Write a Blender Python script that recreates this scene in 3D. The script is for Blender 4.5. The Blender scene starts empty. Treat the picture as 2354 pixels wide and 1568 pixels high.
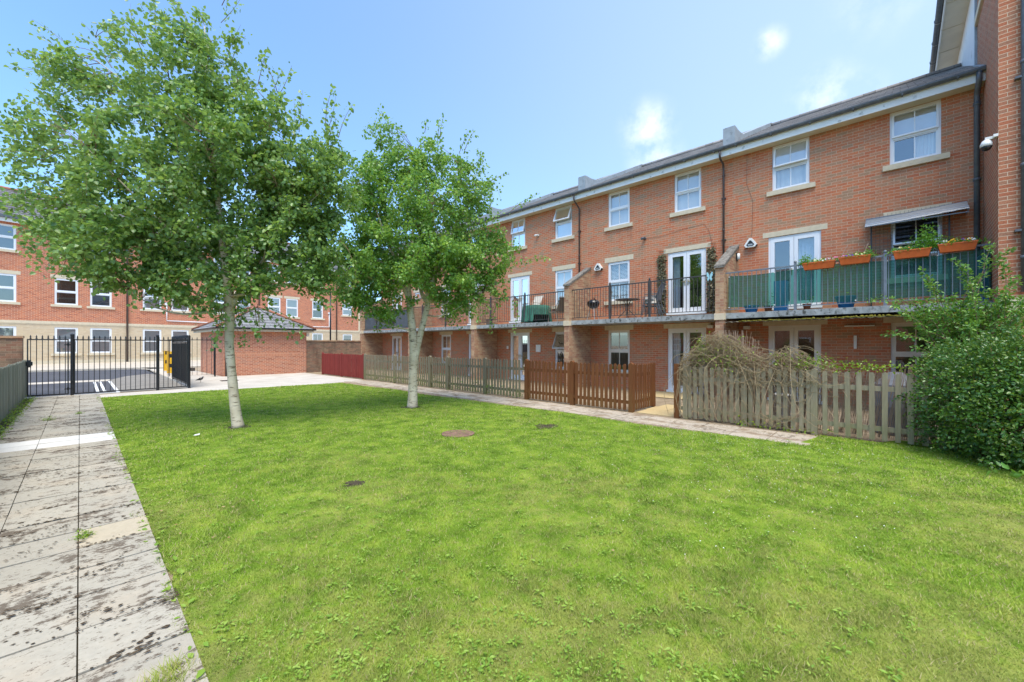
import bpy, math, random
import numpy as np
from mathutils import Vector, Matrix, Quaternion
R = math.radians
PI = math.pi
sc = bpy.context.scene
COL = sc.collection

# ------------------------------------------------------------------ camera, sky, sun, exposure
HEAD = 46.57                      # camera heading, degrees clockwise from +Y
CAM_H = 1.63
cam = bpy.data.cameras.new('camera'); camo = bpy.data.objects.new('camera', cam); COL.objects.link(camo)
camo.location = (0, 0, CAM_H); camo.rotation_euler = (R(90), 0, R(-HEAD))
cam.sensor_width = 36; cam.lens = 14.376; cam.shift_y = 8 / 2354; cam.clip_end = 3000; cam.clip_start = 0.05
sc.camera = camo
SUN_EL, SUN_AZ = 66.0, 222.0      # azimuth clockwise from +Y
sun = bpy.data.lights.new('sun', 'SUN'); suno = bpy.data.objects.new('sun', sun); COL.objects.link(suno)
sun.energy = 1.5; sun.angle = R(42); sun.color = (1, .90, .75)
suno.rotation_euler = (R(90 - SUN_EL), 0, R(180 - SUN_AZ))
suno.location = (0, 0, 40)
W = bpy.data.worlds.new('World'); sc.world = W; W.use_nodes = True
def build_world():
    nt = W.node_tree; n = nt.nodes; l = nt.links
    bg = n['Background']
    sky = n.new('ShaderNodeTexSky'); sky.sky_type = 'NISHITA'; sky.sun_disc = False
    sky.sun_elevation = R(SUN_EL); sky.sun_rotation = R(SUN_AZ); sky.air_density = 1.0; sky.dust_density = 0.8; sky.ozone_density = 3.0
    # thin white clouds: soft noise inside a few patches of the sky
    tc = n.new('ShaderNodeTexCoord')
    nz = n.new('ShaderNodeTexNoise'); nz.inputs['Scale'].default_value = 13; nz.inputs['Detail'].default_value = 7; nz.inputs['Roughness'].default_value = .62
    l.new(tc.outputs['Generated'], nz.inputs['Vector'])
    total = None
    for az, el, rad, amt in CLOUDS:
        d = Vector((math.sin(R(az)) * math.cos(R(el)), math.cos(R(az)) * math.cos(R(el)), math.sin(R(el))))
        dp = n.new('ShaderNodeVectorMath'); dp.operation = 'DISTANCE'; dp.inputs[1].default_value = d
        l.new(tc.outputs['Generated'], dp.inputs[0])
        mr = n.new('ShaderNodeMapRange'); mr.interpolation_type = 'SMOOTHSTEP'
        mr.inputs[1].default_value = rad * .1; mr.inputs[2].default_value = rad; mr.inputs[3].default_value = amt; mr.inputs[4].default_value = 0
        l.new(dp.outputs['Value'], mr.inputs[0])
        if total is None: total = mr.outputs[0]
        else:
            a = n.new('ShaderNodeMath'); a.operation = 'MAXIMUM'; l.new(total, a.inputs[0]); l.new(mr.outputs[0], a.inputs[1]); total = a.outputs[0]
    rp = n.new('ShaderNodeMapRange'); rp.inputs[1].default_value = .40; rp.inputs[2].default_value = .80; l.new(nz.outputs['Fac'], rp.inputs[0])
    mu = n.new('ShaderNodeMath'); mu.operation = 'MULTIPLY'; mu.use_clamp = True; l.new(rp.outputs[0], mu.inputs[0]); l.new(total, mu.inputs[1])
    # a general thin veil of haze high up
    hz = n.new('ShaderNodeMixRGB'); hz.inputs[0].default_value = SKY_VEIL; hz.inputs[2].default_value = SKY_VEIL_COL
    ti = n.new('ShaderNodeMixRGB'); ti.blend_type = 'MULTIPLY'; ti.inputs[0].default_value = 1; ti.inputs[2].default_value = SKY_TINT
    l.new(sky.outputs[0], ti.inputs[1]); l.new(ti.outputs[0], hz.inputs[1])
    d = Vector((math.sin(R(100)) * .9, math.cos(R(100)) * .9, .42))           # paler, hazier air on the right
    dp = n.new('ShaderNodeVectorMath'); dp.operation = 'DISTANCE'; dp.inputs[1].default_value = d; l.new(tc.outputs['Generated'], dp.inputs[0])
    mr = n.new('ShaderNodeMapRange'); mr.interpolation_type = 'SMOOTHSTEP'; mr.inputs[1].default_value = .15; mr.inputs[2].default_value = 1.35; mr.inputs[3].default_value = .62; mr.inputs[4].default_value = SKY_VEIL
    l.new(dp.outputs['Value'], mr.inputs[0]); l.new(mr.outputs[0], hz.inputs[0])
    mx = n.new('ShaderNodeMixRGB'); l.new(mu.outputs[0], mx.inputs[0]); l.new(hz.outputs[0], mx.inputs[1]); mx.inputs[2].default_value = (4.6, 4.7, 4.8, 1)
    l.new(mx.outputs[0], bg.inputs[0]); bg.inputs[1].default_value = SKY_STRENGTH
SKY_STRENGTH = 0.094
SKY_VEIL = 0.10; SKY_VEIL_COL = (2.6, 3.25, 3.9, 1); SKY_TINT = (.74, .985, 1.13, 1)
CLOUDS = [(65.0, 26.5, .075, 1.05), (66.0, 22.5, .075, 1.0), (78.8, 32.0, .035, 1.0), (84, 25.5, .075, .85), (86.5, 24.5, .06, .7), (2, 20, .12, .25), (89, 33, .10, .35), (15, 12, .2, .5)]
build_world()
sc.view_settings.view_transform = 'Standard'; sc.view_settings.look = 'None'; sc.view_settings.gamma = 1
sc.view_settings.exposure = 1.74
sc.cycles.max_bounces = 8; sc.cycles.transparent_max_bounces = 12; sc.cycles.use_denoising = True
sc.cycles.caustics_reflective = False; sc.cycles.caustics_refractive = False

# ------------------------------------------------------------------ object helpers
def tag(o, label=None, cat=None, group=None, kind=None):
    if label: o['label'] = label
    if cat: o['category'] = cat
    if group: o['group'] = group
    if kind: o['kind'] = kind
    return o
def thing(name, label, cat, loc=(0, 0, 0), rz=0, group=None):
    o = bpy.data.objects.new(name, None); COL.objects.link(o); o.empty_display_size = .2
    o.location = loc; o.rotation_euler = (0, 0, rz)
    return tag(o, label, cat, group)
def world_offset(p):
    v = Vector((0, 0, 0))
    while p is not None:
        v += p.location; p = p.parent
    return v
class MB:
    """collects boxes, tubes and panels and links them as one mesh object"""
    def __init__(s): s.v = []; s.f = []; s.m = []; s.T = None; s.mi = 0; s.smooth = False; s.sm = []
    def add(s, vs, fs):
        b = len(s.v)
        if s.T: vs = [s.T(*p) for p in vs]
        s.v.extend([tuple(p) for p in vs])
        for f in fs: s.f.append(tuple(b + i for i in f)); s.m.append(s.mi); s.sm.append(s.smooth)
    def box(s, x0, x1, y0, y1, z0, z1):
        s.add([(x0, y0, z0), (x1, y0, z0), (x1, y1, z0), (x0, y1, z0), (x0, y0, z1), (x1, y0, z1), (x1, y1, z1), (x0, y1, z1)],
              [(0, 3, 2, 1), (4, 5, 6, 7), (0, 1, 5, 4), (1, 2, 6, 5), (2, 3, 7, 6), (3, 0, 4, 7)])
    def quad(s, a, b, c, d): s.add([a, b, c, d], [(0, 1, 2, 3)])
    def tri(s, a, b, c): s.add([a, b, c], [(0, 1, 2)])
    def bar(s, a, b, w, h=None, up=(0, 0, 1)):
        a = Vector(a); b = Vector(b); d = (b - a).normalized(); up = Vector(up)
        if abs(d.dot(up)) > .98: up = Vector((1, 0, 0))
        x = d.cross(up).normalized() * w / 2; y = x.cross(d).normalized() * (h or w) / 2
        vs = [a - x - y, a + x - y, a + x + y, a - x + y, b - x - y, b + x - y, b + x + y, b - x + y]
        s.add(vs, [(0, 1, 2, 3), (7, 6, 5, 4), (0, 4, 5, 1), (1, 5, 6, 2), (2, 6, 7, 3), (3, 7, 4, 0)])
    def tube(s, path, r, n=6, caps=True):
        path = [Vector(p) for p in path]; k = len(path)
        rs = r if isinstance(r, (list, tuple)) else [r] * k
        d0 = (path[1] - path[0]).normalized(); u = d0.orthogonal().normalized()
        vs = []
        for i, p in enumerate(path):
            d = (path[min(i + 1, k - 1)] - path[max(i - 1, 0)])
            if d.length < 1e-9: d = d0
            d.normalize()
            u = (u - d * u.dot(d))
            if u.length < 1e-6: u = d.orthogonal()
            u.normalize(); w = d.cross(u)
            for j in range(n):
                a = 2 * PI * j / n
                vs.append(p + (u * math.cos(a) + w * math.sin(a)) * rs[i])
        fs = []
        for i in range(k - 1):
            for j in range(n):
                fs.append((i * n + j, i * n + (j + 1) % n, (i + 1) * n + (j + 1) % n, (i + 1) * n + j))
        if caps: fs.append(tuple(range(n - 1, -1, -1))); fs.append(tuple((k - 1) * n + j for j in range(n)))
        s.add(vs, fs)
    def lathe(s, c, prof, n=16):
        vs = []; fs = []; k = len(prof)
        for r, z in prof:
            for j in range(n):
                a = 2 * PI * j / n; vs.append((c[0] + r * math.cos(a), c[1] + r * math.sin(a), c[2] + z))
        for i in range(k - 1):
            for j in range(n): fs.append((i * n + j, i * n + (j + 1) % n, (i + 1) * n + (j + 1) % n, (i + 1) * n + j))
        fs.append(tuple(range(n - 1, -1, -1))); fs.append(tuple((k - 1) * n + j for j in range(n)))
        s.add(vs, fs)
    def prism(s, poly, b):
        """poly: list of 3D points, extruded by the vector b"""
        poly = [Vector(p) for p in poly]; b = Vector(b); n = len(poly)
        s.add(poly + [p + b for p in poly], [tuple(range(n - 1, -1, -1)), tuple(range(n, 2 * n))] + [(i, (i + 1) % n, n + (i + 1) % n, n + i) for i in range(n)])
    def build(s, name, mats, parent=None, local=False):
        if not isinstance(mats, (list, tuple)): mats = [mats]
        off = Vector((0, 0, 0)) if (local or parent is None) else world_offset(parent)
        me = bpy.data.meshes.new(name)
        me.from_pydata([(x - off.x, y - off.y, z - off.z) for x, y, z in s.v], [], s.f)
        for m in mats: me.materials.append(m)
        me.polygons.foreach_set('material_index', s.m); me.polygons.foreach_set('use_smooth', s.sm)
        me.update()
        o = bpy.data.objects.new(name, me); COL.objects.link(o)
        if parent is not None: o.parent = parent
        return o
def fastmesh(name, V, F, mat, parent=None, smooth=False):
    """V: (n,3) floats, F: (m,k) ints, all faces with k corners"""
    me = bpy.data.meshes.new(name); V = np.asarray(V, dtype=np.float32); F = np.asarray(F, dtype=np.int32)
    if parent is not None: V = V - np.array(world_offset(parent), dtype=np.float32)
    k = F.shape[1]
    me.vertices.add(len(V)); me.vertices.foreach_set('co', V.ravel())
    me.loops.add(F.size); me.loops.foreach_set('vertex_index', F.ravel())
    me.polygons.add(len(F)); me.polygons.foreach_set('loop_start', np.arange(0, F.size, k, dtype=np.int32)); me.polygons.foreach_set('loop_total', np.full(len(F), k, dtype=np.int32))
    me.update(calc_edges=True); me.materials.append(mat)
    if smooth: me.polygons.foreach_set('use_smooth', np.ones(len(F), dtype=bool))
    o = bpy.data.objects.new(name, me); COL.objects.link(o)
    if parent is not None: o.parent = parent
    return o

# ------------------------------------------------------------------ material helpers
class NT:
    def __init__(s, name):
        s.mat = bpy.data.materials.new(name); s.mat.use_nodes = True; s.nt = s.mat.node_tree; s.n = s.nt.nodes; s.l = s.nt.links
        s.bsdf = s.n['Principled BSDF']; s.out = s.n['Material Output']
    def new(s, t, **kw):
        nd = s.n.new(t)
        for k, v in kw.items(): setattr(nd, k, v)
        return nd
    def set(s, sock, v):
        if hasattr(v, 'links') or isinstance(v, bpy.types.NodeSocket): s.l.new(v, sock)
        else:
            if isinstance(v, tuple) and len(v) == 3 and sock.type == 'RGBA': v = v + (1,)
            sock.default_value = v
    def pos(s): return s.new('ShaderNodeNewGeometry').outputs['Position']
    def obj(s): return s.new('ShaderNodeTexCoord').outputs['Object']
    def mapv(s, v, scale=(1, 1, 1), rot=(0, 0, 0), loc=(0, 0, 0)):
        m = s.new('ShaderNodeMapping'); s.l.new(v, m.inputs[0]); m.inputs['Scale'].default_value = scale; m.inputs['Rotation'].default_value = rot; m.inputs['Location'].default_value = loc
        return m.outputs[0]
    def noise(s, v, scale, detail=3, rough=.55, out='Fac'):
        t = s.new('ShaderNodeTexNoise'); s.l.new(v, t.inputs['Vector']); t.inputs['Scale'].default_value = scale; t.inputs['Detail'].default_value = detail; t.inputs['Roughness'].default_value = rough
        return t.outputs[out]
    def ramp(s, f, stops, interp='LINEAR'):
        r = s.new('ShaderNodeValToRGB'); r.color_ramp.interpolation = interp; s.l.new(f, r.inputs[0]); e = r.color_ramp.elements
        while len(e) < len(stops): e.new(.5)
        for i, (p, c) in enumerate(stops):
            e[i].position = p; e[i].color = (c, c, c, 1) if isinstance(c, (int, float)) else tuple(c) + (1,)
        return r.outputs[0]
    def rng(s, f, a, b, c=0., d=1.):
        m = s.new('ShaderNodeMapRange'); m.inputs[1].default_value = a; m.inputs[2].default_value = b; m.inputs[3].default_value = c; m.inputs[4].default_value = d; s.l.new(f, m.inputs[0]); return m.outputs[0]
    def mix(s, f, a, b, t='MIX'):
        m = s.new('ShaderNodeMixRGB', blend_type=t); s.set(m.inputs[0], f); s.set(m.inputs[1], a); s.set(m.inputs[2], b); return m.outputs[0]
    def math(s, op, a, b=0.):
        m = s.new('ShaderNodeMath', operation=op); s.set(m.inputs[0], a); s.set(m.inputs[1], b); return m.outputs[0]
    def bump(s, h, strength=.3, dist=.01):
        b = s.new('ShaderNodeBump'); b.inputs['Strength'].default_value = strength; b.inputs['Distance'].default_value = dist; s.l.new(h, b.inputs['Height']); s.l.new(b.outputs[0], s.bsdf.inputs['Normal']); return b
    def col(s, c): s.set(s.bsdf.inputs['Base Color'], c)
    def par(s, rough=None, metal=None, spec=None):
        if rough is not None: s.set(s.bsdf.inputs['Roughness'], rough)
        if metal is not None: s.bsdf.inputs['Metallic'].default_value = metal
        if spec is not None: s.bsdf.inputs['Specular IOR Level'].default_value = spec
        return s.mat
    def island(s): return s.new('ShaderNodeNewGeometry').outputs['Random Per Island']

def plain(name, c, rough=.6, var=.12, scale=6, metal=0, spec=.4, bump=0, dirt=None):
    t = NT(name); v = t.obj(); f = t.noise(v, scale, 4)
    c1 = tuple(x * (1 - var) for x in c); c2 = tuple(min(1, x * (1 + var)) for x in c)
    k = t.mix(t.rng(f, .3, .7), c1, c2)
    if dirt:
        dc, thr, ds = dirt
        k = t.mix(t.rng(t.noise(v, ds, 6, .65), thr, thr + .14), k, dc)
    t.col(k)
    if bump: t.bump(t.noise(v, scale * 6, 3), bump)
    return t.par(rough, metal, spec)

def brick(name, tones, mortar, course=.075, length=.225, weather=.25, dark=(.05, .045, .035), stain=None, msize=.011, vary=.5):
    t = NT(name)
    tc = t.new('ShaderNodeTexCoord'); sp = t.new('ShaderNodeSeparateXYZ'); t.l.new(tc.outputs['Object'], sp.inputs[0])
    sn = t.new('ShaderNodeSeparateXYZ'); t.l.new(tc.outputs['Normal'], sn.inputs[0])
    ax = t.math('GREATER_THAN', t.math('ABSOLUTE', sn.outputs[0]), .6)
    u = t.math('ADD', t.math('MULTIPLY', sp.outputs[1], ax), t.math('MULTIPLY', sp.outputs[0], t.math('SUBTRACT', 1., ax)))
    cv = t.new('ShaderNodeCombineXYZ'); t.l.new(u, cv.inputs[0]); t.l.new(sp.outputs[2], cv.inputs[1])
    b = t.new('ShaderNodeTexBrick'); t.l.new(cv.outputs[0], b.inputs['Vector'])
    b.offset = .5; b.squash = 1; b.inputs['Scale'].default_value = 1; b.inputs['Brick Width'].default_value = length; b.inputs['Row Height'].default_value = course
    b.inputs['Mortar Size'].default_value = msize * .5; b.inputs['Mortar Smooth'].default_value = .15; b.inputs['Bias'].default_value = 0
    b.inputs['Color1'].default_value = (0, 0, 0, 1); b.inputs['Color2'].default_value = (1, 1, 1, 1); b.inputs['Mortar'].default_value = (.5, .5, .5, 1)
    big = t.noise(cv.outputs[0], .9, 3)
    f = t.math('ADD', b.outputs['Color'], t.rng(big, .3, .7, -.5 * vary, .5 * vary))
    n = len(tones); c = t.ramp(f, [((i + .5) / n, x) for i, x in enumerate(tones)])
    fine = t.noise(cv.outputs[0], 38, 3)
    c = t.mix(.28, c, t.ramp(fine, [(.3, .25), (.7, .95)]), 'OVERLAY')
    m = t.mix(t.rng(fine, .3, .7), tuple(x * .85 for x in mortar), mortar)
    c = t.mix(b.outputs['Fac'], c, m)
    w = t.rng(t.noise(cv.outputs[0], 1.7, 5, .6), .52, .75, 0, weather)
    c = t.mix(w, c, dark)
    if stain:
        sc_, thr, colr, amt = stain
        sv = t.mapv(cv.outputs[0], (sc_ * 2.2, sc_ * .5, 1))
        c = t.mix(t.rng(t.noise(sv, 1, 5, .6), thr, thr + .2, 0, amt), c, colr)
    t.col(c); h = t.math('ADD', t.math('MULTIPLY', b.outputs['Fac'], -1.), t.math('MULTIPLY', fine, .3)); t.bump(h, .5, .008)
    return t.par(.9, spec=.2)

M = {}
M['brick'] = brick('terrace_brick', [(.49, .16, .08), (.56, .19, .088), (.50, .205, .11), (.45, .23, .135), (.54, .19, .092), (.38, .225, .135)], (.62, .44, .31), weather=.2, stain=(1.1, .58, (.19, .12, .08), .4))
M['brick_pier'] = brick('pier_brick', [(.36, .18, .11), (.44, .26, .15), (.48, .33, .2), (.36, .2, .125)], (.52, .39, .26), weather=.45, stain=(1.2, .57, (.08, .065, .042), .65))
M['brick_side'] = brick('tall_building_brick', [(0.413, 0.144, 0.075), (0.463, 0.188, 0.1), (0.35, 0.175, 0.106), (0.438, 0.15, 0.075)], (0.7, 0.537, 0.375), weather=.12)
M['brick_flats'] = brick('flats_brick', [(.38, .10, .055), (.57, .18, .085), (.50, .145, .07), (.44, .15, .09)], (.74, .5, .34), course=.092, length=.28, weather=.12, msize=.02)
M['buff_block'] = brick('flats_buff_stone', [(.58, .45, .29), (.63, .49, .33), (.55, .42, .28), (.6, .48, .33)], (.66, .54, .38), course=.115, length=.34, weather=.12, dark=(.3, .22, .13))
M['brick_garage'] = brick('garage_brick', [(.36, .125, .075), (.52, .2, .115), (.46, .17, .095), (.40, .18, .12)], (.74, .48, .33), weather=.16, msize=.018)
M['soldier'] = brick('garage_soldier_course', [(.52, .21, .12), (.58, .25, .14), (.46, .2, .12)], (.8, .52, .36), course=.225, length=.075, weather=.1)
M['brick_old'] = brick('weathered_boundary_brick', [(.25, .13, .085), (.30, .17, .11), (.27, .19, .12), (.2, .13, .09)], (.36, .26, .18), weather=.55, dark=(.09, .075, .05), stain=(.8, .5, (.07, .05, .035), .8))
M['stone'] = plain('cast_stone', (.66, .56, .4), .85, .08, 9, spec=.2, bump=.15)
M['concrete_slab'] = plain('balcony_concrete', (.34, .36, .35), .9, .3, 5, spec=.2, bump=.3, dirt=((.05, .05, .04), .52, 7))
M['concrete_moss'] = plain('mossy_concrete', (.32, .34, .26), .95, .3, 5, spec=.1, bump=.3, dirt=((.2, .19, .06), .5, 4))
M['upvc'] = plain('white_plastic_frame', (.82, .83, .84), .3, .02, 3, spec=.5)
M['cream_upvc'] = plain('cream_plastic_frame', (.76, .72, .64), .35, .03, 3, spec=.5)
M['fascia'] = plain('white_fascia_board', (.8, .8, .76), .5, .05, 2, dirt=((.3, .3, .25), .6, 5))
M['soffit'] = plain('cream_soffit', (.7, .64, .5), .7, .06, 3)
M['gutter'] = plain('dark_grey_gutter', (.10, .112, .125), .35, .25, 7, spec=.5, dirt=((.13, .13, .12), .58, 9))
M['pipe'] = plain('brown_black_downpipe', (.075, .055, .05), .35, .2, 5, spec=.5)
M['lead'] = plain('lead_cladding', (.30, .34, .37), .55, .15, 6, metal=0, spec=.5, dirt=((.18, .2, .21), .55, 5))
M['render'] = plain('white_render', (.82, .8, .78), .85, .04, 2, spec=.2, dirt=((.6, .57, .54), .58, 2))
M['metal_dark'] = plain('dark_bronze_railing', (.06, .055, .052), .45, .2, 9, spec=.5)
M['metal_grey'] = plain('blue_grey_railing', (.17, .20, .23), .4, .15, 9, spec=.5)
M['iron'] = plain('black_painted_iron', (.012, .013, .016), .4, .2, 9, spec=.5)
M['black_panel'] = plain('black_steel_sheet', (.016, .018, .022), .45, .25, 3, spec=.5)
M['black'] = plain('black_enamel', (.012, .012, .013), .2, .1, 5, spec=.6)
M['white_metal'] = plain('bare_metal', (.6, .58, .54), .35, .1, 5, metal=.6)
M['plastic_white'] = plain('white_plastic_box', (.8, .79, .74), .45, .03, 4)
M['plastic_black'] = plain('black_plastic', (.02, .02, .02), .4, .1, 4)
M['orange'] = plain('terracotta_plastic', (.62, .13, .025), .5, .12, 5, spec=.4)
M['red_pot'] = plain('terracotta_pot', (.33, .1, .05), .8, .15, 8)
M['soil'] = plain('dark_soil', (.06, .045, .03), .95, .4, 20)
M['gold'] = plain('brass_handle', (.5, .38, .18), .3, .1, 4, metal=.7)
M['green_cloth'] = plain('green_table_cover', (.045, .16, .11), .8, .15, 8)
M['cream_cloth'] = plain('cream_sling_fabric', (.68, .6, .5), .8, .08, 8)
M['tan_frame'] = plain('tan_metal_frame', (.4, .32, .24), .5, .1, 8)
M['grey_sling'] = plain('grey_sling_fabric', (.14, .145, .16), .7, .15, 12)
M['blue_plastic'] = plain('blue_plastic', (.03, .18, .5), .4, .1, 5)
M['cyan_glass'] = plain('pale_blue_ornament', (.35, .62, .68), .25, .2, 30)
M['yellow'] = plain('yellow_paint', (.75, .42, .015), .5, .1, 6)
M['white_paint'] = plain('white_road_paint', (.75, .75, .73), .8, .08, 9, dirt=((.4, .4, .39), .62, 14))
M['cable'] = plain('thin_dark_cable', (.12, .06, .045), .6)
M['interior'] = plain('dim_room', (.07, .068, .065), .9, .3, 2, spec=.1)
M['curtain_blue'] = plain('pale_blue_curtain', (.42, .52, .62), .9, .1, 9, spec=.1)
M['blind'] = plain('white_blind', (.82, .82, .80), .8, .04, 5, spec=.2)
M['blind_grey'] = plain('grey_blind', (.36, .4, .42), .8, .06, 5, spec=.2)
M['clay'] = plain('clay_ridge_tile', (.32, .13, .075), .85, .25, 9)
M['drain'] = plain('rusty_manhole_cover', (.2, .12, .085), .85, .35, 12, bump=.4)
M['moss'] = plain('yellow_green_moss', (.19, .17, .03), .95, .5, 25, spec=.05, bump=.8)
M['cor_sheet'] = plain('weathered_corrugated_sheet', (.16, .14, .12), .8, .3, 14, dirt=((.16, .15, .04), .5, 9))

def glass_mat():
    t = NT('window_glass'); t.n.remove(t.bsdf)
    fr = t.new('ShaderNodeFresnel'); fr.inputs['IOR'].default_value = 1.5
    f = t.math('ADD', t.math('MULTIPLY', fr.outputs[0], 1.5), .17); f = t.math('MINIMUM', f, .95)
    tr = t.new('ShaderNodeBsdfTransparent'); tr.inputs[0].default_value = (.88, .9, .9, 1)
    gl = t.new('ShaderNodeBsdfGlossy'); gl.inputs['Roughness'].default_value = .015; gl.inputs[0].default_value = (.97, .95, .93, 1)
    bp = t.new('ShaderNodeBump'); bp.inputs['Strength'].default_value = .02; bp.inputs['Distance'].default_value = .02
    t.l.new(t.noise(t.obj(), 1.3, 1), bp.inputs['Height']); t.l.new(bp.outputs[0], gl.inputs['Normal'])
    mx = t.new('ShaderNodeMixShader'); t.l.new(f, mx.inputs[0]); t.l.new(tr.outputs[0], mx.inputs[1]); t.l.new(gl.outputs[0], mx.inputs[2]); t.l.new(mx.outputs[0], t.out.inputs[0])
    return t.mat
M['glass'] = glass_mat()
def mesh_screen_mat():
    t = NT('green_windbreak_netting'); v = t.obj()
    c = t.mix(t.rng(t.noise(v, 1.6, 3), .35, .65), (.05, .21, .175), (.06, .16, .145)); t.col(c); t.par(.7, spec=.2)
    tl = t.new('ShaderNodeBsdfTranslucent'); tl.inputs[0].default_value = (.03, .2, .15, 1)
    tr = t.new('ShaderNodeBsdfTransparent'); tr.inputs[0].default_value = (.35, .85, .72, 1)
    a = t.new('ShaderNodeMixShader'); a.inputs[0].default_value = .3; t.l.new(t.bsdf.outputs[0], a.inputs[1]); t.l.new(tl.outputs[0], a.inputs[2])
    b = t.new('ShaderNodeMixShader'); b.inputs[0].default_value = .42; t.l.new(a.outputs[0], b.inputs[1]); t.l.new(tr.outputs[0], b.inputs[2]); t.l.new(b.outputs[0], t.out.inputs[0])
    return t.mat
M['netting'] = mesh_screen_mat()
def clear_sheet_mat():
    t = NT('grey_clear_corrugated_plastic'); v = t.obj()
    t.col((.22, .28, .35)); t.par(.25, spec=.5)
    tr = t.new('ShaderNodeBsdfTransparent'); tr.inputs[0].default_value = (.7, .78, .85, 1)
    b = t.new('ShaderNodeMixShader'); b.inputs[0].default_value = .12; t.l.new(t.bsdf.outputs[0], b.inputs[1]); t.l.new(tr.outputs[0], b.inputs[2]); t.l.new(b.outputs[0], t.out.inputs[0])
    return t.mat
M['clear_sheet'] = clear_sheet_mat(); M['dark_sheet'] = plain('slate_blue_plastic_strip', (.09, .125, .16), .3, .1, 5)

def roof_mat(name, c, course=.3, width=.3, lichen=.0, axis='y'):
    """tile courses follow height: v = z stretched by the pitch"""
    t = NT(name); sp = t.new('ShaderNodeSeparateXYZ'); tc = t.new('ShaderNodeTexCoord'); t.l.new(tc.outputs['Object'], sp.inputs[0])
    sn = t.new('ShaderNodeSeparateXYZ'); t.l.new(tc.outputs['Normal'], sn.inputs[0])
    ax = t.math('GREATER_THAN', t.math('ABSOLUTE', sn.outputs[0]), t.math('ABSOLUTE', sn.outputs[1]))
    u = t.math('ADD', t.math('MULTIPLY', sp.outputs[1], ax), t.math('MULTIPLY', sp.outputs[0], t.math('SUBTRACT', 1., ax)))
    cv = t.new('ShaderNodeCombineXYZ'); t.l.new(u, cv.inputs[0]); t.l.new(sp.outputs[2], cv.inputs[1])
    b = t.new('ShaderNodeTexBrick'); t.l.new(cv.outputs[0], b.inputs['Vector']); b.inputs['Scale'].default_value = 1
    b.inputs['Brick Width'].default_value = width; b.inputs['Row Height'].default_value = course; b.inputs['Mortar Size'].default_value = .008; b.inputs['Mortar Smooth'].default_value = .3
    b.inputs['Color1'].default_value = tuple(x * .75 for x in c) + (1,); b.inputs['Color2'].default_value = tuple(x * 1.25 for x in c) + (1,); b.inputs['Mortar'].default_value = tuple(x * .3 for x in c) + (1,)
    col = t.mix(t.rng(t.noise(tc.outputs['Object'], 3, 5, .6), .4, .7, 0, .4), b.outputs['Color'], tuple(x * 1.5 for x in c))
    if lichen: col = t.mix(t.rng(t.noise(tc.outputs['Object'], 14, 4, .6), .62, .68, 0, lichen), col, (.5, .5, .45))
    t.col(col); t.bump(t.math('MULTIPLY', b.outputs['Fac'], -1.), .6, .02); return t.par(.85, spec=.25)
M['roof'] = roof_mat('grey_roof_tiles', (.24, .225, .215), .12, .3)
M['roof_garage'] = roof_mat('garage_roof_tiles', (.2, .2, .205), .165, .33, .8)
M['roof_flats'] = roof_mat('flats_roof_tiles', (.15, .15, .16), .16, .33, .1)

def wood(name, c, c2, green=0., gcol=(.16, .19, .05)):
    t = NT(name); v = t.obj(); g = t.mapv(v, (14, 14, 1.2))
    f = t.noise(g, 2.5, 5, .6); k = t.mix(t.rng(f, .3, .7), c, c2)
    r = t.island(); k = t.mix(t.rng(r, 0, 1, 0, .35), k, tuple(x * .5 for x in c))
    if green:
        sp = t.new('ShaderNodeSeparateXYZ'); t.l.new(v, sp.inputs[0])
        gm = t.math('MULTIPLY', t.rng(sp.outputs[2], .75, .0), t.rng(t.noise(v, 4, 4), .3, .65, 0, green))
        k = t.mix(gm, k, gcol)
    t.col(k); t.bump(f, .3, .006); return t.par(.85, spec=.2)
M['wood_grey'] = wood('weathered_grey_wood', (0.196, 0.17, 0.115), (0.281, 0.246, 0.17), .75)
M['wood_pale'] = wood('weathered_pale_wood', (0.275, 0.24, 0.163), (0.388, 0.337, 0.235), .5)
M['wood_brown'] = wood('brown_stained_wood', (0.144, 0.054, 0.0202), (0.216, 0.0864, 0.0324), .55, (0.158, 0.101, 0.0288))
M['wood_red'] = wood('red_painted_wood', (.2, .032, .028), (.28, .052, .04), .0)
M['wood_left'] = wood('old_grey_green_boards', (.24, .25, .2), (.36, .36, .29), .3)
M['twig'] = wood('dry_dead_stems', (.30, .22, .125), (.45, .35, .21), 0)
M['reed'] = wood('dry_reed_canes', (.34, .23, .16), (.5, .38, .29), 0)

def leaf_mat(name, tones, gloss=.35, trans=.35, tcol=(.3, .5, .03)):
    t = NT(name); r = t.island(); n = len(tones)
    v = t.pos(); big = t.noise(v, 1.6, 2)
    f = t.math('ADD', t.math('MULTIPLY', r, .75), t.rng(big, .3, .7, 0, .25))
    c = t.ramp(f, [((i + .5) / n, x) for i, x in enumerate(tones)]); t.col(c); t.par(gloss, spec=.5)
    tl = t.new('ShaderNodeBsdfTranslucent'); t.set(tl.inputs[0], t.mix(.5, c, tcol))
    m = t.new('ShaderNodeMixShader'); m.inputs[0].default_value = trans; t.l.new(t.bsdf.outputs[0], m.inputs[1]); t.l.new(tl.outputs[0], m.inputs[2]); t.l.new(m.outputs[0], t.out.inputs[0])
    return t.mat
M['leaf_birch'] = leaf_mat('birch_leaves', [(.10, .20, .075), (.15, .27, .085), (.22, .37, .09), (.165, .30, .12), (.33, .47, .11), (.20, .33, .155)], .28, .40, (.48, .7, .09))
M['leaf_birch2'] = leaf_mat('multi_stem_birch_leaves', [(.08, .20, .06), (.14, .30, .065), (.22, .41, .07), (.16, .32, .09), (.36, .53, .095)], .3, .40, (.5, .74, .08))
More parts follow.
